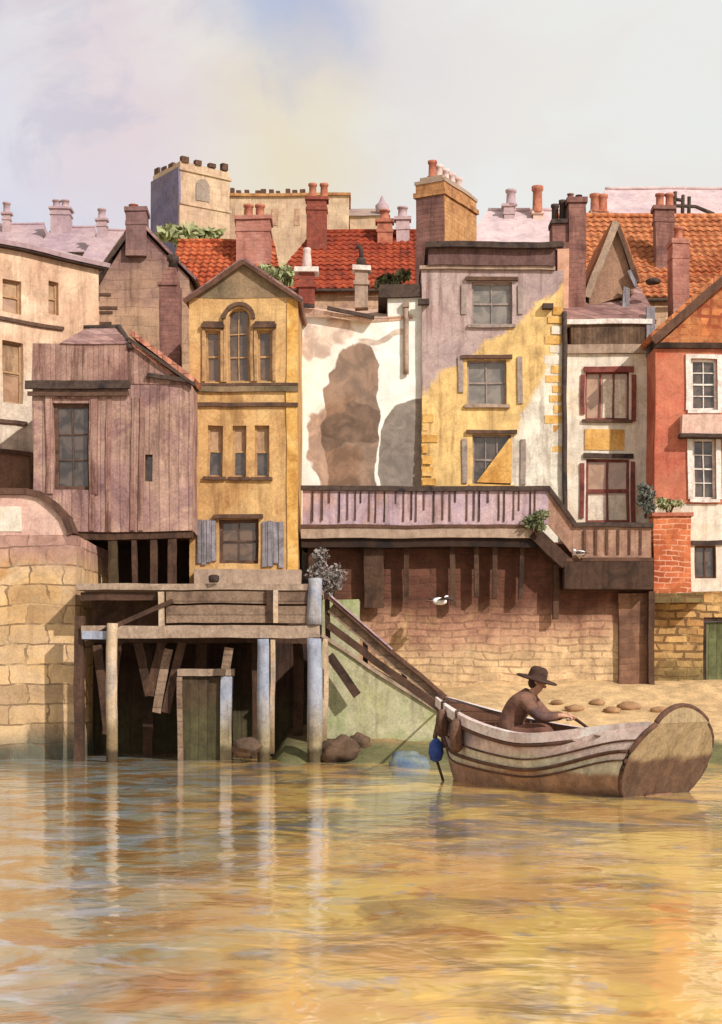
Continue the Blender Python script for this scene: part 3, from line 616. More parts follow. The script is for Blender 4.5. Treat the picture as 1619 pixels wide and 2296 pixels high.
MB().box(-.15, u1+.05, -.2, -.063, zt-.14, zt+.06).build('cornice', m_gutter, r)
MB().box(-.1, u1+.02, -.12, -.063, zt-.30, zt-.2).build('moulding', m_frame_d, r)
zc = f.z(0, 727)+.15
t0, t1 = f.u(178), f.u(252)
b = MB().add([(f.u(135), -.1, zf), (u1+.03, -.1, zf), (u1+.03, 3.2, zf), (f.u(135), 3.2, zf), (t0, 1.0, zc), (t1, 1.0, zc), (t1, 2.0, zc), (t0, 2.0, zc)],
             [(0, 1, 5, 4), (1, 2, 6, 5), (2, 3, 7, 6), (3, 0, 4, 7), (4, 5, 6, 7), (3, 2, 1, 0)])
rf = b.build('roof', m_mauve, r)
MB().tube([(t0-.05, 1, zc), (t1+.05, 1, zc)], .07, 6).tube([(t1, 1, zc), (u1+.08, -.12, zf-.1)], .08, 6).build('ridge', m_gutter, rf)
# lean-to right half
zl = f.z(0, 850)
b = MB().slab((u1+.02, -.1, zf+.25), (u1+.05, 4, zf+.35), (W+.05, 4, zl+.02), (W+.05, -.15, zl-.1), .12)
b.add([(u1, .01, zt), (W-.02, .01, zt), (W-.02, .01, zl-.16), (u1, .01, zf+.1)], [(0, 1, 2, 3)])
b.build('lean_to_roof', m_pinktile, r)
MB().add([(u1, -.02, zt), (W, -.02, zt), (W, -.02, zl-.25), (u1, -.02, zf+.02)], [(0, 1, 2, 3)]).build('gable', m_pinktop, r)
MB().beam((u1+.5, -.1, f.z(0, 842)), (W+.1, -.1, f.z(0, 856)), .1, .1).beam((u1+.02, -.14, zf+.12), (W+.1, -.14, zl-.16), .07, .05).build('gutter', m_gutter, r)
for px in (206, 244, 300, 318): 
    q = f.u(px); MB().box(q-.06, q+.06, -.035, -.003, .05, zt-.32).build('batten', m_pinktop, r)
# rough beam and undercroft posts beneath it
MB().box(-.02, W, .05, .35, -.16, .016).build('floor_beam', m_woodd, r)
for px, w_, m in ((253, .22, m_postw), (345, .16, m_woodd), (385, .2, m_woodd), (180, .2, m_woodd), (302, .12, m_woodd)):
    q = f.u(px); MB().box(q-w_/2, q+w_/2, .08, .3, wz(1316, 38.6)-f.zb-.05, -.163).build('post', m, r)
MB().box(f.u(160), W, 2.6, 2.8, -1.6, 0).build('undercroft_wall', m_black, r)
# tall narrow stack rising from the back of its roof
Yc = 43.2; dy = Yc-38.6; X = lambda px: wx(px, Yc)-f.A.x; Zc = lambda py: wz(py, Yc)-f.zb
c = MB().box(X(357), X(402), dy, dy+.6, Zc(860), Zc(640)).box(X(354), X(398), dy-.05, dy+.6, Zc(640)+.003, Zc(632)).prism([(X(360), Zc(632)+.003), (X(398), Zc(632)+.003), (X(394), Zc(600)), (X(376), Zc(598)), (X(366), Zc(612))], dy+.05, dy+.55).build('chimney', m_chdark, r)
MB().lathe((X(385), dy+.3, Zc(602)), [(.14, 0), (.12, .25), (.17, .28), (.17, .42), (.1, .46)], 10).build('chimney_pot', m_gutter, c, amp=0)

# ------------------------------------------------------------------ ochre house with the pedimented gable
f = Fac(424, 667, 40, 40, wz(1330, 40))
r = thing('house', 'ochre gabled house with arched triple window and grey shutters beside the jetty', 'house', f.loc)
W = f.W; ze = f.z(0, 668); ap = (f.u(546), f.z(0, 592))
hA = f.r(510, 690, 560, 855); hL = f.r(461, 741, 493, 855); hR = f.r(579, 741, 611, 855)
h3 = [f.r(466, 953, 500, 1068), f.r(521, 953, 552, 1068), f.r(571, 953, 603, 1068)]
hd = f.r(490, 1163, 578, 1264)
def spand(b):
    a, z0, c, z1 = hA; rr = (c-a)/2; m_ = (a+c)/2; n = 8; zc = z1-rr
    for sgn in (-1, 1):
        poly = [(m_+sgn*rr, zc)]+[(m_+sgn*rr*math.cos(math.pi/2*i/n), zc+rr*math.sin(math.pi/2*i/n)) for i in range(1, n+1)]+[(m_+sgn*rr, z1)]
        for i in range(len(poly)-2): b.prism([poly[-1], poly[i], poly[i+1]], 0, .2)
body(r, f, 0, W, 0, ze, 6, [hA, hL, hR, hd]+h3, m_yellow, spandrels=spand)
MB().prism([(0, ze), (W, ze), (ap[0], ap[1])], -.015, .3).build('pediment', m_pediment, r)
MB().add([(0, 6, ze), (W, 6, ze), (ap[0], 6, ap[1])], [(0, 1, 2)]).build('gable', m_yellow, r)
zo = f.z(0, 676)
rf = MB().slab((-.1, -.12, zo), (ap[0], -.12, ap[1]+.08), (ap[0], 6, ap[1]+.08), (-.1, 6, zo), -.07).slab((W+.1, -.12, zo), (W+.1, 6, zo), (ap[0], 6, ap[1]+.08), (ap[0], -.12, ap[1]+.08), -.07).build('roof', m_mauve, r)
MB().beam((-.12, -.15, zo-.05), (ap[0], -.15, ap[1]+.03), .12, .05).beam((W+.12, -.15, zo-.05), (ap[0], -.15, ap[1]+.03), .09, .05).build('bargeboard', m_strake, rf)
window(r, hA, 2, 3, m_frame_t, g_brown, rec=.14)
window(r, hL, 1, 2, m_frame_t, g_brown); window(r, hR, 1, 2, m_frame_t, g_brown)
for h in h3: window(r, h, 1, 2, m_frame_t, g_dark, sill=m_frame_d, blind=(m_blind, .5))
# mouldings round the triple window
a, z0, c_, z1 = hA; m_ = (a+c_)/2; rr = (c_-a)/2+.05; zc = z1-(c_-a)/2
b = MB(); n = 14
for i in range(n):
    A0, A1 = math.pi*i/n, math.pi*(i+1)/n
    b.prism([(m_+rr*math.cos(A0), zc+rr*math.sin(A0)), (m_+(rr+.1)*math.cos(A0), zc+(rr+.1)*math.sin(A0)), (m_+(rr+.1)*math.cos(A1), zc+(rr+.1)*math.sin(A1)), (m_+rr*math.cos(A1), zc+rr*math.sin(A1))], -.1, -.003)
b.build('arch_moulding', m_frame_d, r)
b = MB()
for (h, s0, s1) in ((hL, -.1, .12), (hR, -.12, .1)):
    b.box(h[0]+s0, h[2]+s1, -.13, -.003, h[3]+.05, h[3]+.15).box(h[0]+s0*.6, h[2]+s1*.6, -.08, -.003, h[3]+.153, h[3]+.22)
b.build('cornice', m_frame_d, r)
b = MB()
for x in (hL[0]-.09, hL[2]+.015, hR[0]-.09, hR[2]+.015, hA[0]-.1, hA[2]+.03): b.box(x, x+.07, -.06, -.003, z0, (hL[3] if x not in (hA[0]-.1, hA[2]+.03) else zc))
b.build('pilaster', m_frame_t, r)
for py, m, hh in ((862, m_frame_d, .035), (872, m_pediment, .07), (907, m_frame_d, .05)):
    z = f.z(0, py); MB().box(-.02, W+.02, -.08, -.003, z-hh, z+hh).build('string_course', m, r)
window(r, hd, 2, 2, m_frame_d, g_brown, rec=.16, bo=.09, name='hatch')
MB().box(hd[0]-.12, hd[2]+.12, -.12, -.003, hd[3]+.01, hd[3]+.11).build('lintel', m_frame_d, r)
for (x0, y0, x1, y1) in ((442, 1166, 485, 1262), (587, 1170, 635, 1268)):
    q = f.r(x0, y0, x1, y1); s = MB()
    n = 4
    for i in range(n):
        a0 = q[0]+(q[2]-q[0])*i/n; a1 = q[0]+(q[2]-q[0])*(i+1)/n-.012
        s.box(a0, a1, -.06, -.008, q[1]+random.uniform(-.08, .06), q[3]+random.uniform(-.02, .02))
    s.build('shutter', m_shutter, r)
MB().box(W-.28, W, -.035, -.003, 0, ze-.05).build('quoin_strip', m_ochre, r)
MB().box(f.u(440), W+.1, -.5, -.04, f.z(0, 1330), f.z(0, 1280)).build('plinth', m_deck, r)

# ------------------------------------------------------------------ white house
f = Fac(668, 946, 43, 43, 4.0)
r = thing('house', 'white limewashed house with a tall brown patch between the ochre and lilac houses', 'house', f.loc)
W = f.W; zt = f.z(0, 712); zr_ = f.z(0, 668)
body(r, f, 0, W, 0, zt, 5, [], m_white)
# pale roof, low at the front, and parapet block at the right
b = MB().slab((-.05, -.25, f.z(0, 694)), (f.u(832), -.25, f.z(0, 718)), (f.u(832), 4.5, f.z(0, 610)), (-.05, 4.5, f.z(0, 600)), .14)
b.slab((f.u(832)+.003, -.05, f.z(0, 712)), (f.u(925), -.05, f.z(0, 706)), (f.u(925), 4.5, f.z(0, 610)), (f.u(832)+.003, 4.5, f.z(0, 610)), .12)
rf = b.build('roof', m_paletile, r)
MB().beam((-.06, -.3, f.z(0, 690)), (f.u(705), -.3, f.z(0, 694)), .11, .1).beam((f.u(735), -.3, f.z(0, 697)), (f.u(838), -.3, f.z(0, 716)), .1, .1).build('gutter', m_gutter, rf)
MB().box(f.u(870), W, .0, 4, zt+.003, f.z(0, 668)).build('parapet', m_white, r)
MB().box(f.u(850), W+.04, -.14, 4, f.z(0, 668)+.003, f.z(0, 640)).build('parapet_cornice', m_gutter, r)
MB().tube([f.pt(910, 690, -.08), f.pt(910, 838, -.08)], .075, 8).box(f.u(903), f.u(917), -.17, -.01, f.z(0, 690), f.z(0, 678)).build('drainpipe', m_deck, r)
# two little stacks on its roof
Yc = 44.6; dy = 1.6; X = lambda px: wx(px, Yc)-f.A.x; Zc = lambda py: wz(py, Yc)-f.zb
c = chimney(rf, X(670), X(705), dy, dy+.4, Zc(690), Zc(612), m_chred, (), .12, capm=m_frame_w)
MB().lathe((X(688), dy+.2, Zc(604)), [(.14, 0), (.13, .3), (.10, .55), (.12, .6), (.10, .66)], 10).build('chimney_pot', m_potpale, c, amp=0)
c = chimney(rf, X(797), X(826), dy, dy+.4, Zc(690), Zc(606), m_deck, (), .08, capm=m_frame_w)
pp = Vector((X(810), dy+.2, Zc(600)))
MB().lathe(pp, [(.13, 0), (.14, .2), (.12, .32)], 10).tube([pp+Vector((0, 0, .3)), pp+Vector((.0, 0, .5)), pp+Vector((-.03, 0, .62)), pp+Vector((-.14, 0, .66))], [.06, .06, .07, .08], 8).build('chimney_cowl', m_gutter, c, amp=0)

# ------------------------------------------------------------------ lilac and ochre house
f = Fac(946, 1264, 42.8, 42.8, 4.0)
r = thing('house', 'tall house with lilac grey upper wall turning ochre below and a massive tawny chimney', 'house', f.loc)
W = f.W; zt = f.z(0, 606)
hs = [f.r(1058, 632, 1148, 728), f.r(1048, 806, 1136, 908), f.r(1060, 974, 1146, 1086)]
body(r, f, 0, W, 0, zt, 6, hs, m_grey)
window(r, hs[0], 2, 2, m_frame_g, g_grey, sill=m_frame_g); window(r, hs[1], 2, 2, m_frame_g, g_grey, sill=m_deck); w = window(r, hs[2], 3, 2, m_frame_g, g_dark, sill=m_ochre)
b = MB()
for h in hs:
    b.box(h[0]-.16, h[2]+.16, -.1, -.003, h[3]+.02, h[3]+.12)
b.build('lintel', m_frame_d, r)
for (x, y0, y1) in ((1040, 640, 705), (1166, 640, 705), (1166, 800, 905), (1033, 800, 880), (1172, 985, 1085), (1042, 985, 1085)):
    q = f.u(x); MB().box(q-.07, q+.07, -.05, -.003, f.z(0, y1), f.z(0, y0)).build('shutter', m_frame_g, r)
q = hs[2]; MB().slab((q[0]+.12, -.03, q[1]+.05), (q[2]+.02, -.03, q[1]+.05), (q[2]+.02, -.03, q[3]-.1), (q[2]-.05, -.03, q[3]-.1), .02).build('awning', m_awn, r)
MB().box(-.05, W-.25, -.1, 6, zt+.003, f.z(0, 598)).build('moulding', m_deck, r)
fr = MB().box(f.u(962), f.u(1242), -.16, 6, f.z(0, 598)+.003, f.z(0, 562)).build('frieze', mat('plum_frieze', [(104, 76, 70), (120, 88, 80), (92, 70, 66)], 2, .4, grain=.35), r)
MB().box(f.u(955), f.u(1245), -.34, 6, f.z(0, 562)+.003, f.z(0, 549)).build('cornice', m_gutter, r)
for i, py in enumerate(range(688, 1000, 22)):
    a = .34+(.12 if i % 2 else 0)+random.uniform(-.08, .08); MB().box(W-a, W-.06, -.02, -.003, f.z(0, py+random.uniform(15, 20)), f.z(0, py)).build('quoin', m_ochre if random.random() < .75 else m_white2, r, amp=.06, maxlen=.2)
for i, py in enumerate(range(905, 1085, 24)):
    a = .2+(.14 if i % 2 else 0)+random.uniform(-.08, .1); MB().box(.04, .04+a, -.02, -.003, f.z(0, py+random.uniform(14, 20)), f.z(0, py)).build('quoin', m_ochre, r, amp=.06, maxlen=.2)
for px, py in ((950, 680), (1250, 552), (1228, 690)):
    q = f.pt(px, py); MB().box(q.x-.16, q.x+.14, -.22, -.003, q.z-.07, q.z+.07).build('bracket', m_gutter, r)
MB().tube([(W+.02, -.09, .3), (W+.02, -.09, f.z(0, 700))], .07, 8).build('drainpipe', m_gutter, r)
# the massive chimney: turned, front in shade, long flank lit
Yc = 46.5; cx0 = wx(997, Yc)-f.A.x; dy = Yc-42.8
la = math.atan2(2.0, 1.07); ux, uy = math.cos(la), math.sin(la); fx, fy = -uy, ux
L_, Wd = 2.35, .95; zt_ = wz(398, Yc)-f.zb; zb_ = f.z(0, 640)
def cb(b, l0, l1, w0, w1, z0, z1):
    q = [(cx0+ux*l+fx*w, dy+uy*l+fy*w) for l, w in ((l0, w0), (l1, w0), (l1, w1), (l0, w1))]
    b.add([(x, y, z0) for x, y in q]+[(x, y, z1) for x, y in q], [(3, 2, 1, 0), (4, 5, 6, 7), (0, 1, 5, 4), (1, 2, 6, 5), (2, 3, 7, 6), (3, 0, 4, 7)])
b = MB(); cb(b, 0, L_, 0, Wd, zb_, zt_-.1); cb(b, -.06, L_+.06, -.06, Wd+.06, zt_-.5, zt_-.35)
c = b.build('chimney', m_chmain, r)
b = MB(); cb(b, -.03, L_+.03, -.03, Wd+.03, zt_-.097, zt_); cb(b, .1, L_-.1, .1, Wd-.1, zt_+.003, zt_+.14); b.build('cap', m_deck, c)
b = MB(); cb(b, -.028, -.006, .02, Wd-.02, zb_, zt_-.52); b.build('front_shade_panel', m_chdark, c)  # dark panel paints the shade onto the chimney front
for i in range(5):
    l = .25+i*.46; pot(c, cx0+ux*l+fx*Wd*.55, dy+uy*l+fy*Wd*.55, zt_+.14, .14, .5, m_pot if i == 0 else m_potpale)

# ------------------------------------------------------------------ narrow warm white house with dormer
f = Fac(1266, 1466, 43.2, 43.2, wz(1300, 43.2))
r = thing('house', 'narrow warm white house with oxblood window frames under a mauve roof and timber dormer', 'house', f.loc)
W = f.W; zt = f.z(0, 792)
hs = [f.r(1312, 832, 1410, 942), f.r(1314, 1030, 1412, 1172)]
body(r, f, 0, W, 0, zt, 6, hs, m_white2)
w = window(r, hs[0], 3, 1, m_frame_r, g_tan, sill=m_frame_d, rec=.06, bo=.05, bar=.05)
q = hs[0]; MB().box(q[0]+.5, q[2]-.1, .09, .098, q[1]+.06, q[3]-.2).build('blind', m_blindw, w)
w = window(r, hs[1], 2, 2, m_frame_r, g_tan, sill=m_frame_d, rec=.06, bo=.07, bar=.06); q = hs[1]
MB().box(q[0]+.08, q[2]-.08, .09, .098, q[1]+.08, q[1]+.75).build('blind', m_blindw, w)
q = f.r(1308, 824, 1420, 834); MB().box(q[0], q[2], -.08, -.003, q[1], q[3]+.03).build('lintel', m_frame_r, r)
q = f.r(1308, 1018, 1420, 1028); MB().box(q[0], q[2], -.08, -.003, q[1], q[3]).build('lintel', m_gutter, r)
q = f.r(1310, 964, 1400, 1010); MB().box(q[0], q[2], -.03, -.003, q[1], q[3]).build('panel', m_awn, r)
for (x, y0, y1) in ((1306, 840, 930), (1420, 840, 945), (1305, 1040, 1160), (1419, 1035, 1180)):
    MB().box(f.u(x)-.06, f.u(x)+.06, -.05, -.003, f.z(0, y1), f.z(0, y0)).build('shutter', m_frame_r, r)
MB().box(0, W, -.1, .3, zt+.003, f.z(0, 772)).build('cornice', m_deck, r)
MB().box(f.u(1280), f.u(1450), -.07, .3, f.z(0, 772)+.003, f.z(0, 728)).build('frieze', mat('brown_frieze', [(104, 80, 58), (128, 100, 74), (92, 72, 54)], 2.2, .5, grain=.4, boards=('u', .1)), r)
MB().box(f.u(1270), f.u(1460), -.16, .4, f.z(0, 728)+.003, f.z(0, 717)).build('upper_cornice', m_frame_w, r)
rf = MB().slab((-.02, -.1, f.z(0, 718)), (W+.05, -.1, f.z(0, 718)), (W+.05, 2.2, f.z(0, 600)), (-.02, 2.2, f.z(0, 600)), .14)
rf.slab((-.02, 2.2, f.z(0, 600)), (W+.05, 2.2, f.z(0, 600)), (W+.05, 6, f.z(0, 690)), (-.02, 6, f.z(0, 690)), .14)
rf = rf.build('roof', m_mauve, r)
# timber dormer gable
dy = .9; a0, a1, ap = f.pt(1316, 660, dy), f.pt(1428, 632, dy), f.pt(1381, 494, dy)
dm = MB().prism([(a0.x+.08, a0.z-.3), (a1.x-.08, a1.z-.3), (a1.x-.08, a1.z), (ap.x, ap.z-.12), (a0.x+.08, a0.z)], dy+.12, 4.5).build('dormer', m_stain, r)
up = Vector((0, 0, 1))
b = MB(); 
b.slab((a0.x, dy, a0.z), (ap.x, dy, ap.z), (ap.x, 5, ap.z), (a0.x, 5, a0.z), -.1).slab((a1.x, dy, a1.z), (a1.x, 5, a1.z), (ap.x, 5, ap.z), (ap.x, dy, ap.z), -.1)
b.build('dormer_roof', m_rtile2, dm)
MB().beam((a0.x, dy-.03, a0.z-.05), (ap.x, dy-.03, ap.z-.03), .2, .07).build('bargeboard', m_woodl, dm); MB().beam((a1.x, dy-.03, a1.z-.02), (ap.x, dy-.03, ap.z-.06), .13, .06).build('bargeboard', m_frame_d, dm)
MB().prism([(f.u(1392, dy), f.z(0, 700, dy)), (f.u(1408, dy), f.z(0, 695, dy)), (f.u(1410, dy), f.z(0, 650, dy)), (f.u(1396, dy), f.z(0, 645, dy))], dy-.15, dy-.02).build('bracket', m_shutter, dm)
MB().beam((f.u(1408, dy), dy-.08, f.z(0, 610, dy)), (f.u(1425, dy), dy-.08, f.z(0, 645, dy)), .1, .1).build('bracket', m_shutter, dm)
MB().lathe(f.pt(1464, 630, .6), [(.02, -.1), (.2, -.06), (.22, .02), (.12, .08)], 10).build('roof_vent', m_gutter, rf)
MB().box(f.u(1448), f.u(1466), -.13, -.003, f.z(0, 800), f.z(0, 690)).build('rainwater_head', m_shutter, r)
MB().tube([(W-.06, -.1, .2), (W-.06, -.1, f.z(0, 800))], .06, 8).build('drainpipe', m_deck, r)
# soot-dark double stack on the left party wall
Yc = 44.0; dy = Yc-43.2; X = lambda px: wx(px, Yc)-f.A.x; Zc = lambda py: wz(py, Yc)-f.zb
c = MB().box(X(1276), X(1314), dy, dy+.9, Zc(760), Zc(452)).box(X(1272), X(1318), dy-.05, dy+.95, Zc(452)+.003, Zc(440)).box(X(1240), X(1276)-.003, dy+.1, dy+.8, Zc(720), Zc(498)).box(X(1237), X(1278), dy-.04, dy+.85, Zc(562), Zc(545)).build('chimney', m_chdark, r)
MB().box(X(1238), X(1276)-.004, dy+.03, dy+.85, Zc(498)+.003, Zc(488)).build('cap', m_gutter, c)
for px, zz, rr, hh, mm in ((1249, 488, .12, .5, m_gutter), (1266, 488, .11, .62, m_gutter), (1284, 440, .1, .2, m_chdark), (1303, 440, .1, .16, m_gutter)):
    pot(c, X(px), dy+.45, Zc(zz), rr, hh, mm)
MB().box(X(1250), X(1276), dy-.06, dy-.0, Zc(720), Zc(560)).build('brick_face', m_peach, c)

# ------------------------------------------------------------------ red house at the right edge
f = Fac(1468, 1900, 42.0, 42.0, wz(1560, 42.0))
r = thing('house', 'red rendered house with orange lattice brick gable and white sash windows at right edge', 'house', f.loc)
W = f.W; zt = f.z(0, 778); zmid = f.z(0, 1132)
hs = [f.r(1548, 806, 1608, 920), f.r(1552, 982, 1604, 1120), f.r(1700, 806, 1760, 920), f.r(1700, 982, 1752, 1120)]
body(r, f, 0, W, zmid+.02, zt, 8, hs, m_red)
for h in hs:
    w = window(r, h, 2, 4, m_frame_w, g_dark, rec=.08, bo=.07, sill=m_frame_w, bar=.025)
b = MB()
for h in hs: b.box(h[0]-.14, h[0]-.003, -.05, -.003, h[1], h[3]+.12).box(h[2]+.003, h[2]+.14, -.05, -.003, h[1], h[3]+.12).box(h[0]-.003, h[2]+.003, -.05, -.003, h[3]+.003, h[3]+.12)
b.build('window_surround', m_frame_w, r)
q = f.r(1524, 934, 1640, 976); MB().box(q[0], q[2], -.35, -.003, q[1], q[3]).build('balcony_box', m_cope, r)
MB().box(q[0]-.05, q[2]+.05, -.4, -.003, q[1]-.1, q[1]-.004).build('balcony_base', m_gutter, r)
ap = (f.u(1690), f.z(0, 575))
MB().prism([(0, zt+.003), (W, zt+.003), (ap[0], ap[1])], .02, .3).build('gable', m_lattice, r)
MB().box(-.06, W, -.12, -.003, zt-.06, zt+.09).build('beam', m_dark, r)
zo = f.z(0, 765)
rf = MB().slab((-.1, -.3, zo), (ap[0], -.3, ap[1]+.22), (ap[0], 8, ap[1]+.22), (-.1, 8, zo), -.15).slab((W+.1, -.3, zo), (W+.1, 8, zo), (ap[0], 8, ap[1]+.22), (ap[0], -.3, ap[1]+.22), -.15).build('roof', m_rtile2, r)
MB().beam((-.12, -.33, zo-.08), (ap[0], -.33, ap[1]+.08), .22, .07).beam((W+.12, -.33, zo-.08), (ap[0], -.33, ap[1]+.08), .22, .07).build('bargeboard', m_strake, rf)
Yc = 44.5; dy = 2.5; X = lambda px: wx(px, Yc)-f.A.x; Zc = lambda py: wz(py, Yc)-f.zb
chimney(rf, X(1508), X(1546), dy, dy+.7, Zc(760), Zc(545), m_chpink, (.5,), .03, pr=.16, phh=.4)
# cream lower storey and rubble base with the green door
hl = f.r(1575, 1385, 1650, 1585)
MB().wall(0.02, W, f.z(0, 1326), zmid+.016, .01, [f.r(1558, 1222, 1606, 1296)]).build('lower_wall', m_white2, r)
q = f.r(1558, 1222, 1606, 1296); window(r, q, 2, 1, m_frame_d, g_dark, rec=.1)
MB().box(q[0]-.1, q[2]+.2, -.06, .006, q[3]+.003, q[3]+.12).build('lintel', m_gutter, r)
MB().wall(-.05, W, -.6, f.z(0, 1326)-.003, -.06, [hl]).build('stone_base', m_ystone, r)
dd = MB().box(hl[0]+.02, hl[2]-.02, .06, .14, hl[1], hl[3]-.12).build('door', m_greendoor, r)
MB().box(hl[0], hl[2], -.02, .12, hl[3]-.12+.003, hl[3]).box(hl[0]+.003, hl[0]+.1, .02, .056, hl[1], hl[3]-.123).build('door_frame', m_dark, dd)

# orange brick pier with a planter, in front of the red house
q0, q1 = at(1466, 1300, 41.3), at(1550, 1158, 41.3)
r = thing('brick_pier', 'orange brick pier with pale courses standing at the right end of the low railing', 'pier', (q0.x, 41.3, q0.z-.35))
w_ = q1.x-q0.x; hh = q1.z-q0.z+.35
MB().box(0, w_, 0, .55, 0, hh).build('brickwork', m_brick, r); MB().box(-.05, w_+.05, -.06, .6, hh+.003, hh+.1).build('capping', m_pot, r)
MB().box(-.05, w_+.3, -.08, .62, -.25, -.003).build('footing', m_ystone, r)

# ------------------------------------------------------------------ terrace: deck, mauve railing, posts, stepped lower railing
Yt = 40.8
f = Fac(676, 1466, Yt, Yt, wz(1205, Yt))
r = thing('terrace', 'long timber terrace with mauve boarded railing that steps down at its right end', 'terrace', f.loc)
W = f.W; u_ = lambda px: f.u(px); z_ = lambda py: f.z(0, py)
MB().box(u_(676), u_(1215), 0, 2.1, z_(1206), z_(1184)).build('deck', m_deck, r)
MB().beam((u_(1196), .55, z_(1192)), (u_(1272), .55, z_(1262)), .34, 1.14).build('ramp', m_dark, r)
MB().box(u_(1266), W, -.02, 2.2, z_(1320), z_(1256)).build('lower_deck', m_dark, r)
MB().box(u_(680), u_(1228), .04, .09, z_(1176), z_(1100)).build('boarding', m_lav, r)
MB().prism([(u_(1228)+.003, z_(1176)), (u_(1228)+.003, z_(1100)), (u_(1285), z_(1172)), (u_(1285), z_(1240))], .05, .1).build('boarding', m_lav2, r)
MB().box(u_(1285)+.003, u_(1462), .05, .1, z_(1250), z_(1182)).build('boarding', m_lav2, r)
MB().box(u_(676), u_(1232), -.05, .14, z_(1100)+.003, z_(1089)).build('top_rail', m_gutter, r)
MB().beam((u_(1229), .04, z_(1094)), (u_(1290), .04, z_(1176)), .11, .16).build('top_rail', m_gutter, r)
MB().box(u_(1286), u_(1466), -.04, .13, z_(1182)+.003, z_(1172)).build('top_rail', m_gutter, r)
MB().box(u_(676), u_(1222), -.03, .12, z_(1184)+.003, z_(1176)-.003).build('bottom_rail', m_strake, r)
MB().box(u_(1270), u_(1466), -.03, .12, z_(1258), z_(1250)-.003).build('bottom_rail', m_strake, r)
b0 = None
for i in range(29):
    px = 704+i*17.8
    mb = MB().box(-.02, .02, 0, .035, z_(1172)+(random.uniform(.25, .6) if i % 4 == 2 else random.uniform(0, .08)), z_(1103))
    o = mb.build('baluster', m_strake if i % 3 else m_dark, r, amp=.02, maxlen=.3); o.location = (u_(px)+random.uniform(-.06, .06), .008, 0); 
for i in range(6):
    px = 1312+i*25; o = MB().box(-.03, .03, 0, .04, z_(1244), z_(1188)).build('baluster', m_strake, r, amp=.02, maxlen=.3); o.location = (u_(px), .012, 0)
for px, w_, yt, yb in ((838, .52, 1208, 1362), (911, .13, 1208, 1352), (1016, .14, 1208, 1356), (1070, .12, 1208, 1338), (1110, .12, 1208, 1340), (1170, .12, 1208, 1342), (1248, .14, 1262, 1390), (1462, .16, 1322, 1545), (700, .2, 1208, 1345)):
    Yp = Yt+.32; q = wx(px, Yp)-f.A.x
    MB().box(q-w_/2, q+w_/2, .32, .52, wz(yb, Yp)-f.zb, z_(yt)-.01).build('post', m_woodd, r)
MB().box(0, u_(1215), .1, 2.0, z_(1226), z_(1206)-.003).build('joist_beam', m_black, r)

rw = thing('retaining_wall', 'brown rubble retaining wall beneath the terrace', 'wall', (wx(800, 41.5), 41.5, bank_z(0, 41.5)))
zb = rw.location.z; X = lambda px: wx(px, 41.5)-rw.location.x
MB().box(X(690), X(1466), 0, 1.2, -1.2, wz(1216, 41.5)-zb).build('masonry', m_retain, rw)
MB().box(X(700), X(806), -1.75, -.003, -1.5, wz(1345, 40)-zb).build('buttress', m_algae, rw)
MB().box(X(1385), X(1466), -.16, -.003, -1.2, wz(1330, 41.5)-zb).build('end_pier', mat('brown_pier_brick', [(128, 90, 66), (150, 108, 78), (106, 74, 58)], 1.2, .3, brick=(.5, .18, (96, 66, 46), .02, .5)), rw)

# ------------------------------------------------------------------ left quay wall
Yq = 36.0
r = thing('quay_wall', 'ochre ashlar quay wall with swept coping at the left edge', 'wall', (wx(170, Yq), Yq, 0))
X = lambda px: wx(px, Yq)-r.location.x
MB().box(-8, 0, 0, 6, -1.6, wz(1200, Yq)).build('masonry', m_quay, r)
pts = [(-120, 1108), (60, 1110), (90, 1116), (120, 1138), (145, 1165), (158, 1199)]
poly = [(X(a), wz(b_, Yq)) for a, b_ in pts]; poly = poly+[(X(-120), wz(1199, Yq))]
MB().prism(poly, .05, .5).build('parapet', m_cope, r)
top = [Vector((X(a), .26, wz(b_, Yq)+.07)) for a, b_ in pts]; b = MB()
for i in range(len(top)-1): b.beam(top[i], top[i+1]+(top[i+1]-top[i]).normalized()*.05, .14, .62)
b.build('coping', m_strake, r)
MB().box(X(-80), X(48), .03, .046, wz(1190, Yq), wz(1135, Yq)).build('limewash_panel', m_white2, r)

# ------------------------------------------------------------------ jetty
Yj = 35.0
r = thing('jetty', 'weathered timber jetty on pale blue posts in front of the ochre house', 'jetty', (wx(440, Yj), Yj, 0))
X = lambda px, Y=Yj: wx(px, Y)-r.location.x
Z = lambda py, Y=Yj: wz(py, Y)
def jb(name, x0, x1, y0, y1, py0, py1, m): return MB().box(X(x0), X(x1), y0, y1, Z(py1), Z(py0)).build(name, m, r)
jb('deck', 172, 716, 0, 4.9, 1308, 1322, m_woodl)
jb('fascia_board', 372, 700, .04, .12, 1325, 1352, m_wood)
jb('fascia_board', 372, 700, .0, .1, 1357, 1396, m_wood)
jb('fascia_board', 180, 372, .12, .2, 1326, 1345, m_woodd)
jb('edge_beam', 184, 716, -.06, .1, 1402, 1430, m_woodl)
jb('edge_beam', 186, 250, -.075, -.063, 1414, 1432, m_blue)
jb('rear_beam', 180, 716, 1.5, 1.7, 1324, 1440, m_woodd)
MB().beam((X(190), -.02, Z(1434)), (X(388), -.02, Z(1346)), .1, .08).build('brace', m_woodd, r)
jb('stub_post', 598, 612, -.05, .05, 1322, 1392, m_dark); jb('stub_post', 613, 624, -.05, .05, 1322, 1396, m_postw); jb('stub_post', 355, 368, -.03, .06, 1326, 1402, m_postw)
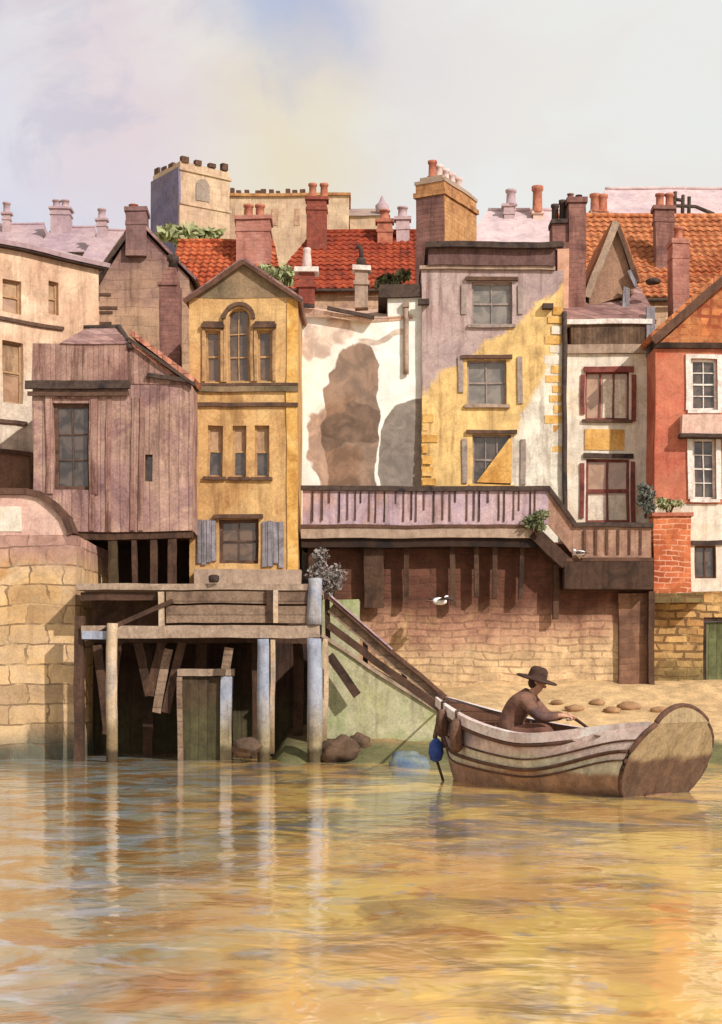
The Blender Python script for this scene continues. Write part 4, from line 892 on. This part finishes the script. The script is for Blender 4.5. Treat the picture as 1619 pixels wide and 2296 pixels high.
for (px, w_, yt, y0, m) in ((254, .24, 1400, -.3, m_postw), (592, .27, 1432, -.3, m_blue), (706, .33, 1432, -.3, m_blue), (706, .30, 1296, -.1, m_blue), (176, .2, 1382, .05, m_woodd)):
    zb = -1.4 if yt != 1296 else Z(1400)
    (MB().tube([(X(px), y0+.13, zb+(Z(yt)-zb)*i/6) for i in range(7)], [w_*.56]*2+[w_*.53]*3+[w_*.5, w_*.49], 12) if m is not m_woodd else MB().box(X(px)-w_/2, X(px)+w_/2, y0, y0+.26, zb, Z(yt))).build('post', m, r, amp=.035, maxlen=.3)
for px, y0 in ((607, -.12), (724, -.12)): MB().box(X(px), X(px)+.1, y0, y0+.1, Z(1690), Z(1434)).build('batten', m_postw, r)
MB().lathe((X(480), -.05, Z(1306)), [(.1, 0), (.12, .06), (.12, .14), (.07, .17)], 10).build('bollard', m_gutter, r, amp=0)
# boat bay frame underneath
MB().box(X(404)+.003, X(492)-.003, .6, .7, -.3, Z(1517)).build('bay_door', mat('bay_door_boards', [(72, 54, 38), (92, 74, 48), (60, 46, 34)], 1.4, .5, boards=('u', .2), zones=[(0, -1, -1.2, .8, (92, 86, 52), .8)]), r)
jb('bay_frame', 393, 522, .5, .66, 1499, 1515, m_woodl)
MB().box(X(492), X(518), .48, .7, -1.4, Z(1517)).build('bay_post', m_blue, r)
MB().box(X(392), X(404), .48, .7, -1.4, Z(1517)).build('bay_post', m_wood, r)
MB().beam((X(505), .3, Z(1500)), (X(512), .3, Z(1452)), .2, .12).build('knee', m_wood, r)
for p0, p1, m in (((297, 1440), (325, 1560), m_woodd), ((352, 1440), (325, 1560), m_woodd), ((368, 1455), (340, 1600), m_wood), ((400, 1440), (362, 1600), m_woodd), ((205, 1445), (228, 1640), m_woodd), ((250, 1440), (226, 1650), m_woodd), ((735, 1470), (800, 1560), m_dark)):
    MB().beam((X(p0[0]), .8, Z(p0[1])), (X(p1[0]), .8, Z(p1[1])), .2, .14).build('brace', m, r)
for px in (300, 430, 560, 660): MB().box(X(px)-.12, X(px)+.12, 2.2, 2.45, -1.2, Z(1430)).build('rear_post', m_woodd, r)
# dark wall closing the space below
w = thing('sea_wall', 'dark wet timber sea wall in shadow under the jetty', 'wall', (wx(460, 38.3), 38.3, 0))
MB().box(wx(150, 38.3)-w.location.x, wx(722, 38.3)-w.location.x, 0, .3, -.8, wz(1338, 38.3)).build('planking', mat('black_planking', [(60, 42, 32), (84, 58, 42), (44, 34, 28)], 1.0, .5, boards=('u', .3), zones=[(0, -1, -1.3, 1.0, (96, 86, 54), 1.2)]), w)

# ------------------------------------------------------------------ slipway with timber handrail
Ys = 36.2
r = thing('slipway', 'green algae slipway with plank handrail running down from the jetty to the boat', 'slipway', (wx(860, Ys), Ys, 0))
X = lambda px: wx(px, Ys)-r.location.x
Z = lambda py: wz(py, Ys)
MB().prism([(X(716), -.6), (X(1130), -.6), (X(1130), Z(1690)), (X(1000), Z(1592)), (X(722), Z(1425))], 0, 1.4).build('ramp', m_algae, r)
MB().slab((X(722), -.06, Z(1420)), (X(1140), -.06, Z(1695)), (X(1140), 1.5, Z(1695)), (X(722), 1.5, Z(1420)), .08).build('ramp_edge', m_woodl, r)
b = MB(); b.beam((X(735), -.04, Z(1400)), (X(1010), -.04, Z(1608)), .17, .08).build('lower_rail', m_woodd, r)
MB().beam((X(742), .06, Z(1362)), (X(1000), .06, Z(1578)), .24, .05).build('plank', m_wood, r)
MB().beam((X(738), -.04, Z(1338)), (X(1008), -.04, Z(1572)), .09, .12).build('upper_rail', m_strake, r)
MB().beam((X(744), -.06, Z(1336)), (X(880), -.06, Z(1454)), .04, .13).build('rail_cap', m_lav, r)
for px, yt, yb in ((735, 1330, 1440), (820, 1408, 1490), (905, 1480, 1545), (985, 1550, 1600)):
    MB().box(X(px)-.06, X(px)+.06, .08, .2, Z(yb), Z(yt)).build('rail_post', m_dark, r)

# rocks
def rock(px, py, Y, rx, rz_, m, label, seed, group):
    p = at(px, py, Y); z = max(0, bank_z(p.x, Y)) if False else p.z
    o = MB().blob((0, 0, 0), (rx, rx*.8, rz_), seed, .38, 20, 12).build('rock', m, None, amp=0)
    o.location = p; tag(o, label, 'rock', group); return o
rock(806, 1668, 35.7, .26, .22, m_rock, 'small dark rock against the green slipway', 1, 'rocks at the foot of the jetty')
rock(762, 1682, 34.9, .46, .32, m_rock, 'broad dark rock at the foot of the green slipway', 2, 'rocks at the foot of the jetty')
rock(552, 1676, 34.5, .32, .2, m_rock, 'low dark rock between the jetty posts', 3, 'rocks at the foot of the jetty')
rock(915, 1716, 33.6, .44, .30, m_rockb, 'smooth blue grey rock at the water edge left of the boat', 4, 'rocks at the foot of the jetty')
for i, (px, Y, rx) in enumerate(((1372, 38.2, .22), (1290, 38.6, .24), (1410, 38.9, .3), (1250, 39.2, .16), (1340, 39.3, .2), (1480, 38.6, .26), (1540, 39.0, .22), (1180, 39.6, .22))):
    x = wx(px, Y); o = MB().blob((0, 0, 0), (rx, rx*.7, rx*.45), 10+i, .3, 12, 8).build('cobble', m_rockt, None, amp=0); o.location = (x, Y, bank_z(x, Y)+.04)
    tag(o, 'rounded tan cobble half sunk in the shingle behind the boat', 'cobble', 'cobbles on the bank behind the boat')

# ------------------------------------------------------------------ plants
def shrub(px, py, Y, rx, rz_, n, m, label, seed, name='shrub', leaf=.065, stem=True):
    n = int(n*1.9)
    rnd = random.Random(seed); p = at(px, py, Y)
    r = thing(name, label, 'plant', (p.x, Y, p.z-rz_), 0)
    b = MB()
    lobes = [(Vector((rnd.uniform(-.6, .6)*rx, rnd.uniform(-.3, .3)*rx, rz_+rnd.uniform(-.55, .6)*rz_)), rnd.uniform(.3, .6)) for _ in range(7)]
    for _ in range(n):
        c, k = rnd.choice(lobes)
        d = Vector((rnd.gauss(0, 1), rnd.gauss(0, 1), rnd.gauss(0, 1))).normalized()*rnd.uniform(.2, 1)
        q = c+Vector((d.x*rx*k, d.y*rx*k*.7, d.z*rz_*k)); s = leaf*rnd.uniform(.5, 1.3)
        a = Vector((rnd.gauss(0, 1), rnd.gauss(0, 1), rnd.gauss(0, 1))).normalized(); e = a.cross(Vector((rnd.gauss(0, 1), rnd.gauss(0, 1), rnd.gauss(0, 1)))).normalized()
        b.add([q-a*s, q+e*s*.5, q+a*s, q-e*s*.5], [(0, 1, 2, 3)])
    b.build('foliage', m, r, amp=0)
    s = MB()
    for c, k in lobes: s.tube([(0, 0, -.1), (c.x*.5, c.y*.5, c.z*.5), tuple(c)], [.03, .02, .01], 5)
    s.build('stem', m_strake, r, amp=0)
    return r
shrub(1448, 1118, 41.0, .34, .42, 420, m_leaf2, 'blue green shrub spilling over beside the orange brick pier', 3)
shrub(1500, 1132, 41.5, .42, .2, 260, m_leaf3, 'low pale green plant on top of the orange brick pier', 4)
shrub(1204, 1166, 40.72, .36, .32, 360, m_leaf1, 'dull green creeper over the railing where it steps down', 5)
shrub(620, 622, 50, .75, .5, 420, m_leaf3, 'pale green tree top showing behind the ochre gable', 6, leaf=.16)
shrub(880, 632, 50, .6, .4, 380, m_leaf1, 'green treetop between the white house and red roof', 7, leaf=.15)
shrub(745, 1290, 40.2, .62, .75, 1100, m_leaf4, 'grey blue shrub tumbling down at the left end of the terrace', 8)
shrub(445, 535, 120, 3.4, 1.1, 420, m_leaf3, 'yellow green bushes on the slope below the church tower', 9, leaf=.5)

# ------------------------------------------------------------------ gulls
def gull(px, py, Y, s, rz, flying, label):
    p = at(px, py, Y)
    r = thing('gull', label, 'gull', p, rz, 'white gulls by the terrace')
    MB().blob((0, 0, 0), (.2*s, .09*s, .09*s), 1, .05, 12, 8).blob((.19*s, 0, .09*s), (.065*s, .055*s, .055*s), 2, .03, 10, 6).add([(-.15*s, .04*s, 0), (-.15*s, -.04*s, 0), (-.34*s, -.05*s, .02*s), (-.34*s, .05*s, .02*s)], [(0, 1, 2, 3)]).build('torso', m_gull, r, amp=0)
    MB().tube([(.24*s, 0, .09*s), (.31*s, 0, .075*s)], [.02*s, .006*s], 6).build('bill', m_beak, r, amp=0)
    for sg in (-1, 1):
        b = MB()
        if flying: q = [(.1, .06, .04), (.12, .3, .12), (.0, .62, .0), (-.1, .3, .08), (-.1, .06, .03)]
        else: q = [(.12, .085, .05), (.0, .1, .06), (-.3, .05, .0), (-.1, .105, -.02), (.08, .095, -.02)]
        b.add([(a*s, y*sg*s, z*s) for a, y, z in q]+[(a*s, y*sg*s, z*s-.012) for a, y, z in q], [(0, 1, 2, 3, 4), (9, 8, 7, 6, 5)]+[(i, 5+i, 5+(i+1) % 5, (i+1) % 5) for i in range(5)])
        b.build('wing', m_gullw, r, amp=0)
    if not flying:
        for sg in (-1, 1): MB().tube([(.0, .03*sg*s, -.08*s), (.01, .03*sg*s, -.2*s)], .01*s, 5).build('leg', m_beak, r, amp=0)
    return r
gull(986, 1348, 40.2, 1.1, .5, True, 'white gull with dark wings flying across the brown rubble wall')
gull(1300, 1240, 40.7, .8, 2.6, False, 'white gull perched at the foot of the low railing')

# ------------------------------------------------------------------ boat
BO = Vector((wx(1235, 27.9), 27.9, 0)); BL = 5.7
bow = Vector((wx(990, 29.6), 29.6)); stern = Vector((wx(1508, 25.6), 25.6)); dv = (stern-bow); BL = dv.length; ang = math.atan2(dv.y, dv.x)
boat = thing('rowing_boat', 'weathered open rowing boat with white gunwale and broad timber transom', 'boat', (bow.x, bow.y, 0), ang)
# local: x from bow (0) to transom (BL), y to starboard/port, z up
def hb(s): return 1.16*(math.sin(min(1, s*1.3+.02)*math.pi/2)**.75)*(1-.10*sst(.6, 1, s))
def gz(s): return .86+.66*(1-s)**2.6*1.0+.34*sst(.5, 1.02, s)
def kz(s): return -.32+1.1*max(0, 1-s/.10)**2*.9+.05*s
def sec(s, inn=0.0):
    o = []
    for i in range(0, 13):
        a = math.pi/2*i/12
        o.append(((hb(s)-inn)*math.sin(a)**(.72-.12*s), kz(s)+inn+(gz(s)-kz(s)-inn)*(1-math.cos(a)**.85)*(.86+.14*(i/12))))
    o[-1] = (hb(s)-inn, gz(s))
    q = sst(.55, 1.0, s)
    if q > 0:                     # towards the stern the section swells into an oval
        hz = (gz(s)-kz(s))/1.80; zc = kz(s)+hz
        for i in range(13):
            ph = math.radians(-90+143*i/12); y, z = (1.12-inn)*math.cos(ph), zc+(hz-inn)*math.sin(ph)
            if i == 12: z = gz(s)
            o[i] = (o[i][0]+(y-o[i][0])*q, o[i][1]+(z-o[i][1])*q)
    return o
NS = 26
def bul(s, j): return 1+.0*s**7*math.sin(math.pi*min(1, max(0, (abs(j-12))/12.0)))**1.0
def shell(inn, flip):
    vs = []; fs = []
    for k in range(NS+1):
        s = k/NS; q = sec(max(s, .004), inn if s > .02 else 0); x = s*BL-.28*(1-min(1, s/.1))*0
        rake = .55*s**5
        for jj, (y, z) in enumerate([(-y, z) for y, z in reversed(q)]+q[1:]):
            y *= bul(s, jj)
            sx = x + (.30*(1-(z+.3)/1.8))*max(0, 1-s/.18) + rake*((z-.9)/1.2)
            vs.append((sx, y, z))
    n = 25
    for k in range(NS):
        for j in range(n-1): fs.append((k*n+j, k*n+j+1, (k+1)*n+j+1, (k+1)*n+j))
    return vs, fs
vs, fs = shell(0, 0); b = MB().add(vs, fs, True); b.build('hull', m_hull, boat, amp=.0)
vi, fi = shell(.05, 1); MB().add(vi, fi, True).build('inner_planking', m_hullin, boat, amp=0)
n = 25
tr = [Vector(vs[NS*n+j]) for j in range(n)]
b = MB().add([p+Vector((.015, 0, 0)) for p in tr]+[p+Vector((.09, 0, 0)) for p in tr], [tuple(range(n)), tuple(range(2*n-1, n-1, -1))]+[(j, j+1, n+j+1, n+j) for j in range(n-1)]+[(n-1, 0, n, 2*n-1)])
# crown of the transom
cr = [Vector((tr[0].x+.015, tr[0].y+(tr[-1].y-tr[0].y)*i/10, tr[0].z+.003+.26*math.sin(math.pi*i/10)**.8)) for i in range(11)]
b.add(cr+[p+Vector((.075, 0, 0)) for p in cr], [tuple(range(11)), tuple(range(21, 10, -1))]+[(i, i+1, 12+i, 11+i) for i in range(10)])
b.build('transom', m_transom, boat, amp=0)
rim = [p+Vector((.05, 0, 0)) for p in tr]
MB().tube(rim, .045, 6).tube([p+Vector((.04, 0, .02)) for p in cr], .05, 6).build('transom_rim', m_strake, boat, amp=0)
for sg in (-1, 1):
    e0 = []; e1 = []; e2 = []
    for k in range(NS+1):
        j = 24 if sg > 0 else 0
        p0 = Vector(vs[k*n+j]); e0.append(p0)
        p1 = Vector(vs[k*n+(21 if sg > 0 else 3)]); e1.append(p1+Vector((0, .02*sg, 0))); p2 = Vector(vs[k*n+(14 if sg > 0 else 10)]); e2.append(p2)
    b = MB(); w_ = .17
    for k in range(NS):
        a, c = e0[k], e0[k+1]; o = Vector((0, .06*sg, 0)); i_ = Vector((0, -.09*sg, 0)); d = Vector((0, 0, -w_))
        va = [a+i_*min(1, k/4), a+o, a+o+d, c+i_*min(1, (k+1)/4), c+o, c+o+d]
        va = [q+Vector((0, 0, .04)) for q in va]
        b.add(va, [(0, 1, 4, 3), (1, 2, 5, 4)], False)
    b.build('gunwale', m_gunw, boat, amp=0)
    MB().tube([p+Vector((0, .035*sg, -.17)) for p in e0], .035, 6).build('rubbing_strake', m_strake, boat, amp=0)
    MB().tube([Vector(vs[k*n+(21 if sg > 0 else 3)])+Vector((0, .012*sg, -.02)) for k in range(1, NS+1)], .034, 6).build('strake', m_strake, boat, amp=0)
    for hi, lo, rr in ((22, 2, .018), (20, 4, .018)):
        MB().tube([Vector(vs[k*n+(hi if sg > 0 else lo)])+Vector((0, .01*sg, 0)) for k in range(1, NS+1)], rr, 6).build('plank_seam', m_strake, boat, amp=0)
stem = [Vector(vs[j]) for j in range(12, 25)]
MB().tube([p+Vector((-.04, -p.y, 0)) for p in stem]+[stem[-1]+Vector((-.05, -stem[-1].y, .12))], .07, 8).build('stem_post', m_strake, boat, amp=0)
def thwart(s, z, w_=.24): 
    x = s*BL; yb = hb(s)-.1; MB().box(x-w_/2, x+w_/2, -yb, yb, z-.05, z).build('thwart', m_woodl if s > .3 else m_hullin, boat, amp=.01)
thwart(.22, .82); thwart(.34, .76, .3); thwart(.66, .70); thwart(.88, .86, .5)
MB().box(.12*BL, .95*BL, -.35, .35, -.02, .02).build('bottom_boards', m_hullin, boat, amp=0)
for s in (.3, .5, .6, .75):
    q = [Vector((s*BL, y, z)) for y, z in [(-y, z) for y, z in reversed(sec(s, .07))]+sec(s, .07)[1:]]
    MB().tube(q, .03, 5).build('rib', m_strake, boat, amp=0)
RB = Matrix.Translation((bow.x, bow.y, 0)) @ Matrix.Rotation(ang, 4, 'Z')
bw_ = lambda x, y, z: RB @ Vector((x, y, z))
side = -1 if (RB @ Vector((1, -1, 0))).y < (RB @ Vector((1, 1, 0))).y else 1
# fenders and buoy hang over the near side
for s, ln, label, nm in ((.215, .72, 'brown rope fender hanging from the middle of the gunwale', 'fender'), (.10, .62, 'brown rope fender hanging nearest the bow', 'fender')):
    x = s*BL; y = side*(hb(s)+.13); zt = gz(s)+.08
    p = bw_(x, y, zt-ln)
    r = thing('fender', label, 'fender', p, ang, 'rope fenders on the boat')
    MB().lathe((0, 0, 0), [(.05, 0), (.11, .06), (.12, ln*.5), (.10, ln-.2), (.04, ln-.1)], 10).build('padding', m_fender, r, amp=0)
    MB().tube([(0, 0, ln-.12), (0, 0, ln+.02), (0, -side*.16, ln+.06)], .03, 6).build('lanyard', m_rope, r, amp=0)
p = bw_(.035*BL, side*(hb(.035)+.12), .56)
r = thing('mooring_buoy', 'bright blue mooring buoy slung under the bow', 'buoy', p, ang)
MB().lathe((0, 0, 0), [(.04, -.22), (.11, -.18), (.15, -.05), (.13, .12), (.05, .22)], 12).build('float', m_bluebuoy, r, amp=0)
MB().tube([(0, 0, .18), (0, -side*.03, .6), (0, -side*.14, .86)], .025, 6).build('lanyard', m_rope, r, amp=0)
o = MB().tube([bw_(-.05, 0, 1.3), bw_(-.12, side*.08, .8), bw_(.1, side*.22, .35), bw_(.42, side*.35, -.05)], .028, 6).build('mooring_rope', m_rope, None, amp=0)
tag(o, 'dark mooring rope dropping from the bow into the water', 'rope')
b = at(1006, 1572, 36.0); a = bw_(-.03, 0, 1.5)
o = MB().tube([a, a.lerp(b, .5)-Vector((0, 0, .1)), b], .025, 6).build('painter_rope', m_rope, None, amp=0)
tag(o, 'thin dark rope tying the bow to the slipway handrail', 'rope')

# ------------------------------------------------------------------ the man in the boat
PS = 1.42
pr = bpy.data.objects.new('person_anchor', None)
xs = .34*BL
PB = RB @ Matrix.Translation((xs, side*.1, .78)) @ Matrix.Rotation(math.radians(30), 4, 'Z') @ Matrix.Scale(PS, 4)
# local: x = forward (towards the stern, picture right), y = his left, z up from the seat
def skin(name, verts, edges, radii, m, parent=None, root=0, lv=2):
    me = bpy.data.meshes.new(name); me.from_pydata(verts, edges, []); o = bpy.data.objects.new(name, me); COL.objects.link(o)
    sk = o.modifiers.new('skin', 'SKIN'); sk.use_smooth_shade = True
    for i, rr in enumerate(radii):
        q = rr if isinstance(rr, tuple) else (rr, rr)
        me.skin_vertices[0].data[i].radius = q
    me.skin_vertices[0].data[root].use_root = True
    ss = o.modifiers.new('sub', 'SUBSURF'); ss.levels = lv; ss.render_levels = lv
    bpy.context.view_layer.update()
    dg = bpy.context.evaluated_depsgraph_get(); nm = bpy.data.meshes.new_from_object(o.evaluated_get(dg))
    bpy.data.objects.remove(o); 
    for p_ in nm.polygons: p_.use_smooth = True
    nm.materials.clear(); nm.materials.append(m)
    return nm
V = []; E = []; RR = []
def jv(p, r_, prev=None):
    V.append(p); RR.append(r_); i = len(V)-1
    if prev is not None: E.append((prev, i))
    return i
def joints(sgn):
    return dict(hip=(.02, .09*sgn, .09), knee=(.46, .13*sgn, .16), ank=(.66, .12*sgn, -.26), toe=(.84, .13*sgn, -.30),
                sh=(.25, .19*sgn, .50), el=(.46, .24*sgn, .30), wr=(.70, .15*sgn, .33))
pel = jv((0, 0, .10), (.15, .13)); sp1 = jv((.03, 0, .26), (.14, .12), pel); sp2 = jv((.12, 0, .42), (.15, .13), sp1); ch = jv((.22, 0, .53), (.12, .09), sp2)
nk = jv((.31, 0, .61), .06, ch); hd0 = jv((.36, 0, .66), .075, nk); hd1 = jv((.385, 0, .74), .098, hd0); hd2 = jv((.375, 0, .82), .088, hd1)
for sg in (-1, 1):
    J = joints(sg)
    a = jv(J['sh'], .068, ch); e = jv(J['el'], .05, a); w_ = jv(J['wr'], .034, e)
    d = Vector((.9, -.15*sg, -.1)).normalized()
    W0 = Vector(J['wr']); pm = jv(tuple(W0+d*.07), (.042, .022), w_)
    for i, (off, ln) in enumerate(((.03, .075), (.01, .085), (-.01, .078), (-.03, .06))):
        base = W0+d*.10+Vector((0, off*sg*.9, .0)); f1 = jv(tuple(base), .0105, pm); f2 = jv(tuple(base+d*ln*.5+Vector((0, 0, -.012))), .0095, f1); jv(tuple(base+d*ln*.45+Vector((-.012, 0, -.05))), .0085, f2)
    t0_ = jv(tuple(W0+d*.05+Vector((0, -.035*sg, .012))), .012, pm); jv(tuple(W0+d*.10+Vector((0, -.05*sg, -.015))), .0095, t0_)
    h_ = jv(J['hip'], .095, pel); k_ = jv(J['knee'], .065, h_); an = jv(J['ank'], .045, k_); jv(J['toe'], .04, an)
body_me = skin('person', V, E, RR, m_skin, root=0)
# face: nose, brow, ears, eyes pushed out of / set into the head
bmx = bmesh.new(); bmx.from_mesh(body_me)
def addball(c, r3, seg=8):
    M_ = Matrix.Translation(c) @ Matrix.Diagonal((*r3, 1)); bmesh.ops.create_uvsphere(bmx, u_segments=seg, v_segments=6, radius=1, matrix=M_)
addball((.478, 0, .745), (.026, .015, .022)); addball((.462, 0, .775), (.02, .05, .012)); addball((.462, 0, .69), (.022, .03, .02)); addball((.468, 0, .718), (.012, .024, .006))
for sg in (-1, 1): addball((.375, .098*sg, .755), (.025, .012, .034)); addball((.468, .032*sg, .762), (.008, .011, .008))
bmx.to_mesh(body_me); bmx.free()
for p_ in body_me.polygons: p_.use_smooth = True
body_me.transform(PB)
base = PB @ Vector((0, 0, 0))
body_me.transform(Matrix.Translation(-base))
person = bpy.data.objects.new('person', body_me); COL.objects.link(person); person.location = base
person.matrix_basis = Matrix.Translation(base)
tag(person, 'person in dark brimmed hat and brown coat sitting in the boat leaning over the oar', 'person')
def cloth(name, m, vv, ee, rr, root=0):
    nm = skin(name, vv, ee, rr, m, root=root); nm.transform(Matrix.Translation(-base) @ PB)
    o = bpy.data.objects.new(name, nm); COL.objects.link(o); o.parent = person; return o
V, E, RR = [], [], []
pel = jv((-.01, 0, .06), (.20, .19)); s1 = jv((.02, 0, .24), (.19, .17), pel); s2 = jv((.10, 0, .42), (.21, .175), s1); c_ = jv((.22, 0, .54), (.195, .16), s2); jv((.29, 0, .615), .105, c_)
for sg in (-1, 1):
    J = joints(sg); a = jv((J['sh'][0], J['sh'][1], J['sh'][2]+.01), .098, c_); e = jv(J['el'], .075, a); jv(tuple(Vector(J['wr'])-Vector((.02, 0, 0))), .056, e)
cloth('coat', m_coat, V, E, RR)
V, E, RR = [], [], []
pel = jv((.02, 0, .05), (.17, .14))
for sg in (-1, 1):
    J = joints(sg); h_ = jv(J['hip'], .12, pel); k_ = jv(J['knee'], .09, h_); jv(tuple(Vector(J['ank'])+Vector((0, 0, .03))), .065, k_)
cloth('trousers', m_trous, V, E, RR)
for sg in (-1, 1):
    J = joints(sg); V, E, RR = [], [], []
    a = jv(tuple(Vector(J['ank'])+Vector((-.02, 0, .1))), .062); b_ = jv(tuple(Vector(J['ank'])+Vector((-.01, 0, -.02))), .06, a); jv(tuple(Vector(J['toe'])+Vector((.02, 0, 0))), .05, b_)
    cloth('boot', m_hat, V, E, RR)
def pchild(mb, name, m):
    o = mb.build(name, m, None, amp=0); o.data.transform(Matrix.Translation(-base) @ PB); o.parent = person; return o
tilt = Matrix.Translation((.365, 0, .80)) @ Matrix.Rotation(math.radians(16), 4, 'Y')
b = MB().lathe((0, 0, 0), [(.255, -.03), (.27, -.015), (.24, .0), (.125, .012), (.122, .05), (.112, .11), (.075, .145), (.02, .15)], 18)
b.v = [tilt @ p_ for p_ in b.v]; pchild(b, 'hat', m_hat)
b = MB().blob((.33, 0, .745), (.085, .104, .085), 3, .06, 12, 8); pchild(b, 'hair', m_hair)
# oar
h0 = PB @ Vector((.80, .22, .30)); h1 = PB @ Vector((.80, -.30, .30))
pa = PB @ Vector((.80, .16*1, .285)); 
dirv = (PB.to_3x3() @ Vector((.75, -.9*side*0-.35, -.10))).normalized()
oa = thing('oar', 'dark wooden oar lying across the boat in front of the person', 'oar', pa, 0)
h_l = PB @ Vector((.80, -.24, .285)) - pa; h_r = PB @ Vector((.80, .24, .285)) - pa
tip = (RB @ Vector((xs+2.35, side*.55, 1.02)))-pa
butt = (RB @ Vector((xs+.55, -side*.35, 1.08)))-pa
MB().tube([h_l*1.1, h_r*1.1], .022, 8).build('handle', m_woodl, oa, amp=0)
MB().tube([h_r*1.0, tip], [.03, .024], 8).build('loom', m_strake, oa, amp=0)
dd = (tip-h_r).normalized(); MB().beam(tip, tip+dd*.55, .15, .025, up=(0, 0, 1)).build('blade', m_strake, oa, amp=0)

# ------------------------------------------------------------------ sky, sun, camera
sun_dir = Vector((.56, -.62, .56)).normalized()
elev = math.asin(sun_dir.z); az = math.atan2(sun_dir.x, sun_dir.y)
sl = bpy.data.lights.new('sun', 'SUN'); sl.energy = 3.9; sl.angle = math.radians(.8); sl.color = (1, .965, .92)
so = bpy.data.objects.new('sun', sl); COL.objects.link(so); so.rotation_euler = (-sun_dir).to_track_quat('-Z', 'Y').to_euler()
W_ = bpy.data.worlds.new('World'); S.world = W_; W_.use_nodes = True
t = NT(W_.node_tree); out = t.n('ShaderNodeOutputWorld')
sky = t.n('ShaderNodeTexSky'); sky.sky_type = 'NISHITA'; sky.sun_disc = False; sky.sun_elevation = elev; sky.sun_rotation = az; sky.dust_density = 2
bg1 = t.n('ShaderNodeBackground'); t.nt.links.new(sky.outputs[0], bg1.inputs[0]); bg1.inputs[1].default_value = .11
tc = t.n('ShaderNodeTexCoord'); d = tc.outputs['Generated']
def dr(px, py): return tuple(Vector(((px-CX)/FP, 1, (HY-py)/FP)).normalized())
warp = t.n('ShaderNodeTexNoise'); t.put(warp.inputs['Vector'], d); warp.inputs['Scale'].default_value = 9; warp.inputs['Detail'].default_value = 6; warp.inputs['Roughness'].default_value = .6
dw = t.vm('ADD', d, t.vm('MULTIPLY', t.vm('SUBTRACT', warp.outputs['Color'], (.5, .5, .5)), (.10, .10, .10)))
def lobe(px, py, r0, r1): return t.smooth(t.vm('DISTANCE', dw, dr(px, py)), r1, r0)
st = t.n('ShaderNodeMapping'); t.put(st.inputs[0], d); st.inputs[2].default_value = (0, math.radians(-35), 0); st.inputs[3].default_value = (7, 7, 15)
n1 = t.noise(st.outputs[0], 1.0, 6, .6, .6); n2 = t.noise(d, 14, 6, .6, .5)
L1 = lambda c: lin(c, 1.0)
col = t.mix(t.smooth(n1, .38, .62), L1((255, 247, 232)), L1((250, 239, 225)))
upl = lobe(150, 60, .02, .30)
col = t.mix(t.math('MULTIPLY', upl, t.smooth(n1, .28, .62)), col, L1((224, 211, 212)))
col = t.mix(t.math('MULTIPLY', lobe(650, 30, .005, .06), .95), col, L1((178, 194, 222)))
col = t.mix(t.math('MULTIPLY', lobe(60, 370, .02, .13), .75), col, L1((226, 228, 236)))
col = t.mix(t.math('MULTIPLY', lobe(260, 250, .0, .10), .7), col, L1((240, 214, 208)))
col = t.mix(t.math('MULTIPLY', lobe(640, 345, .0, .10), .9), col, L1((255, 228, 186)))
col = t.mix(t.math('MULTIPLY', t.smooth(n2, .52, .68), t.math('MULTIPLY', upl, .6)), col, L1((205, 202, 212)))
bg2 = t.n('ShaderNodeBackground'); t.nt.links.new(col, bg2.inputs[0])
dz = t.n('ShaderNodeSeparateXYZ'); t.put(dz.inputs[0], d)
t.put(bg2.inputs[1], t.math('SUBTRACT', 1.0, t.math('MULTIPLY', t.smooth(dz.outputs[2], .45, .9), .35)))   # sky dimmed overhead, out of view, so ambient light is less flat
mx = t.n('ShaderNodeMixShader'); mx.inputs[0].default_value = .9
t.nt.links.new(bg1.outputs[0], mx.inputs[1]); t.nt.links.new(bg2.outputs[0], mx.inputs[2]); t.nt.links.new(mx.outputs[0], out.inputs[0])

S.cycles.max_bounces = 5; S.cycles.diffuse_bounces = 3; S.cycles.glossy_bounces = 3
cd = bpy.data.cameras.new('camera'); co = bpy.data.objects.new('camera', cd); COL.objects.link(co); S.camera = co
co.location = (0, 0, CAMH); co.rotation_euler = (math.radians(90), 0, 0)
cd.sensor_fit = 'VERTICAL'; cd.sensor_height = 36; cd.lens = 36*FP/2296; cd.shift_y = (HY-1148)/2296; cd.clip_end = 3000; cd.clip_start = .1
S.view_settings.view_transform = 'Standard'; S.view_settings.look = 'None'; S.view_settings.exposure = 0; S.view_settings.gamma = 1
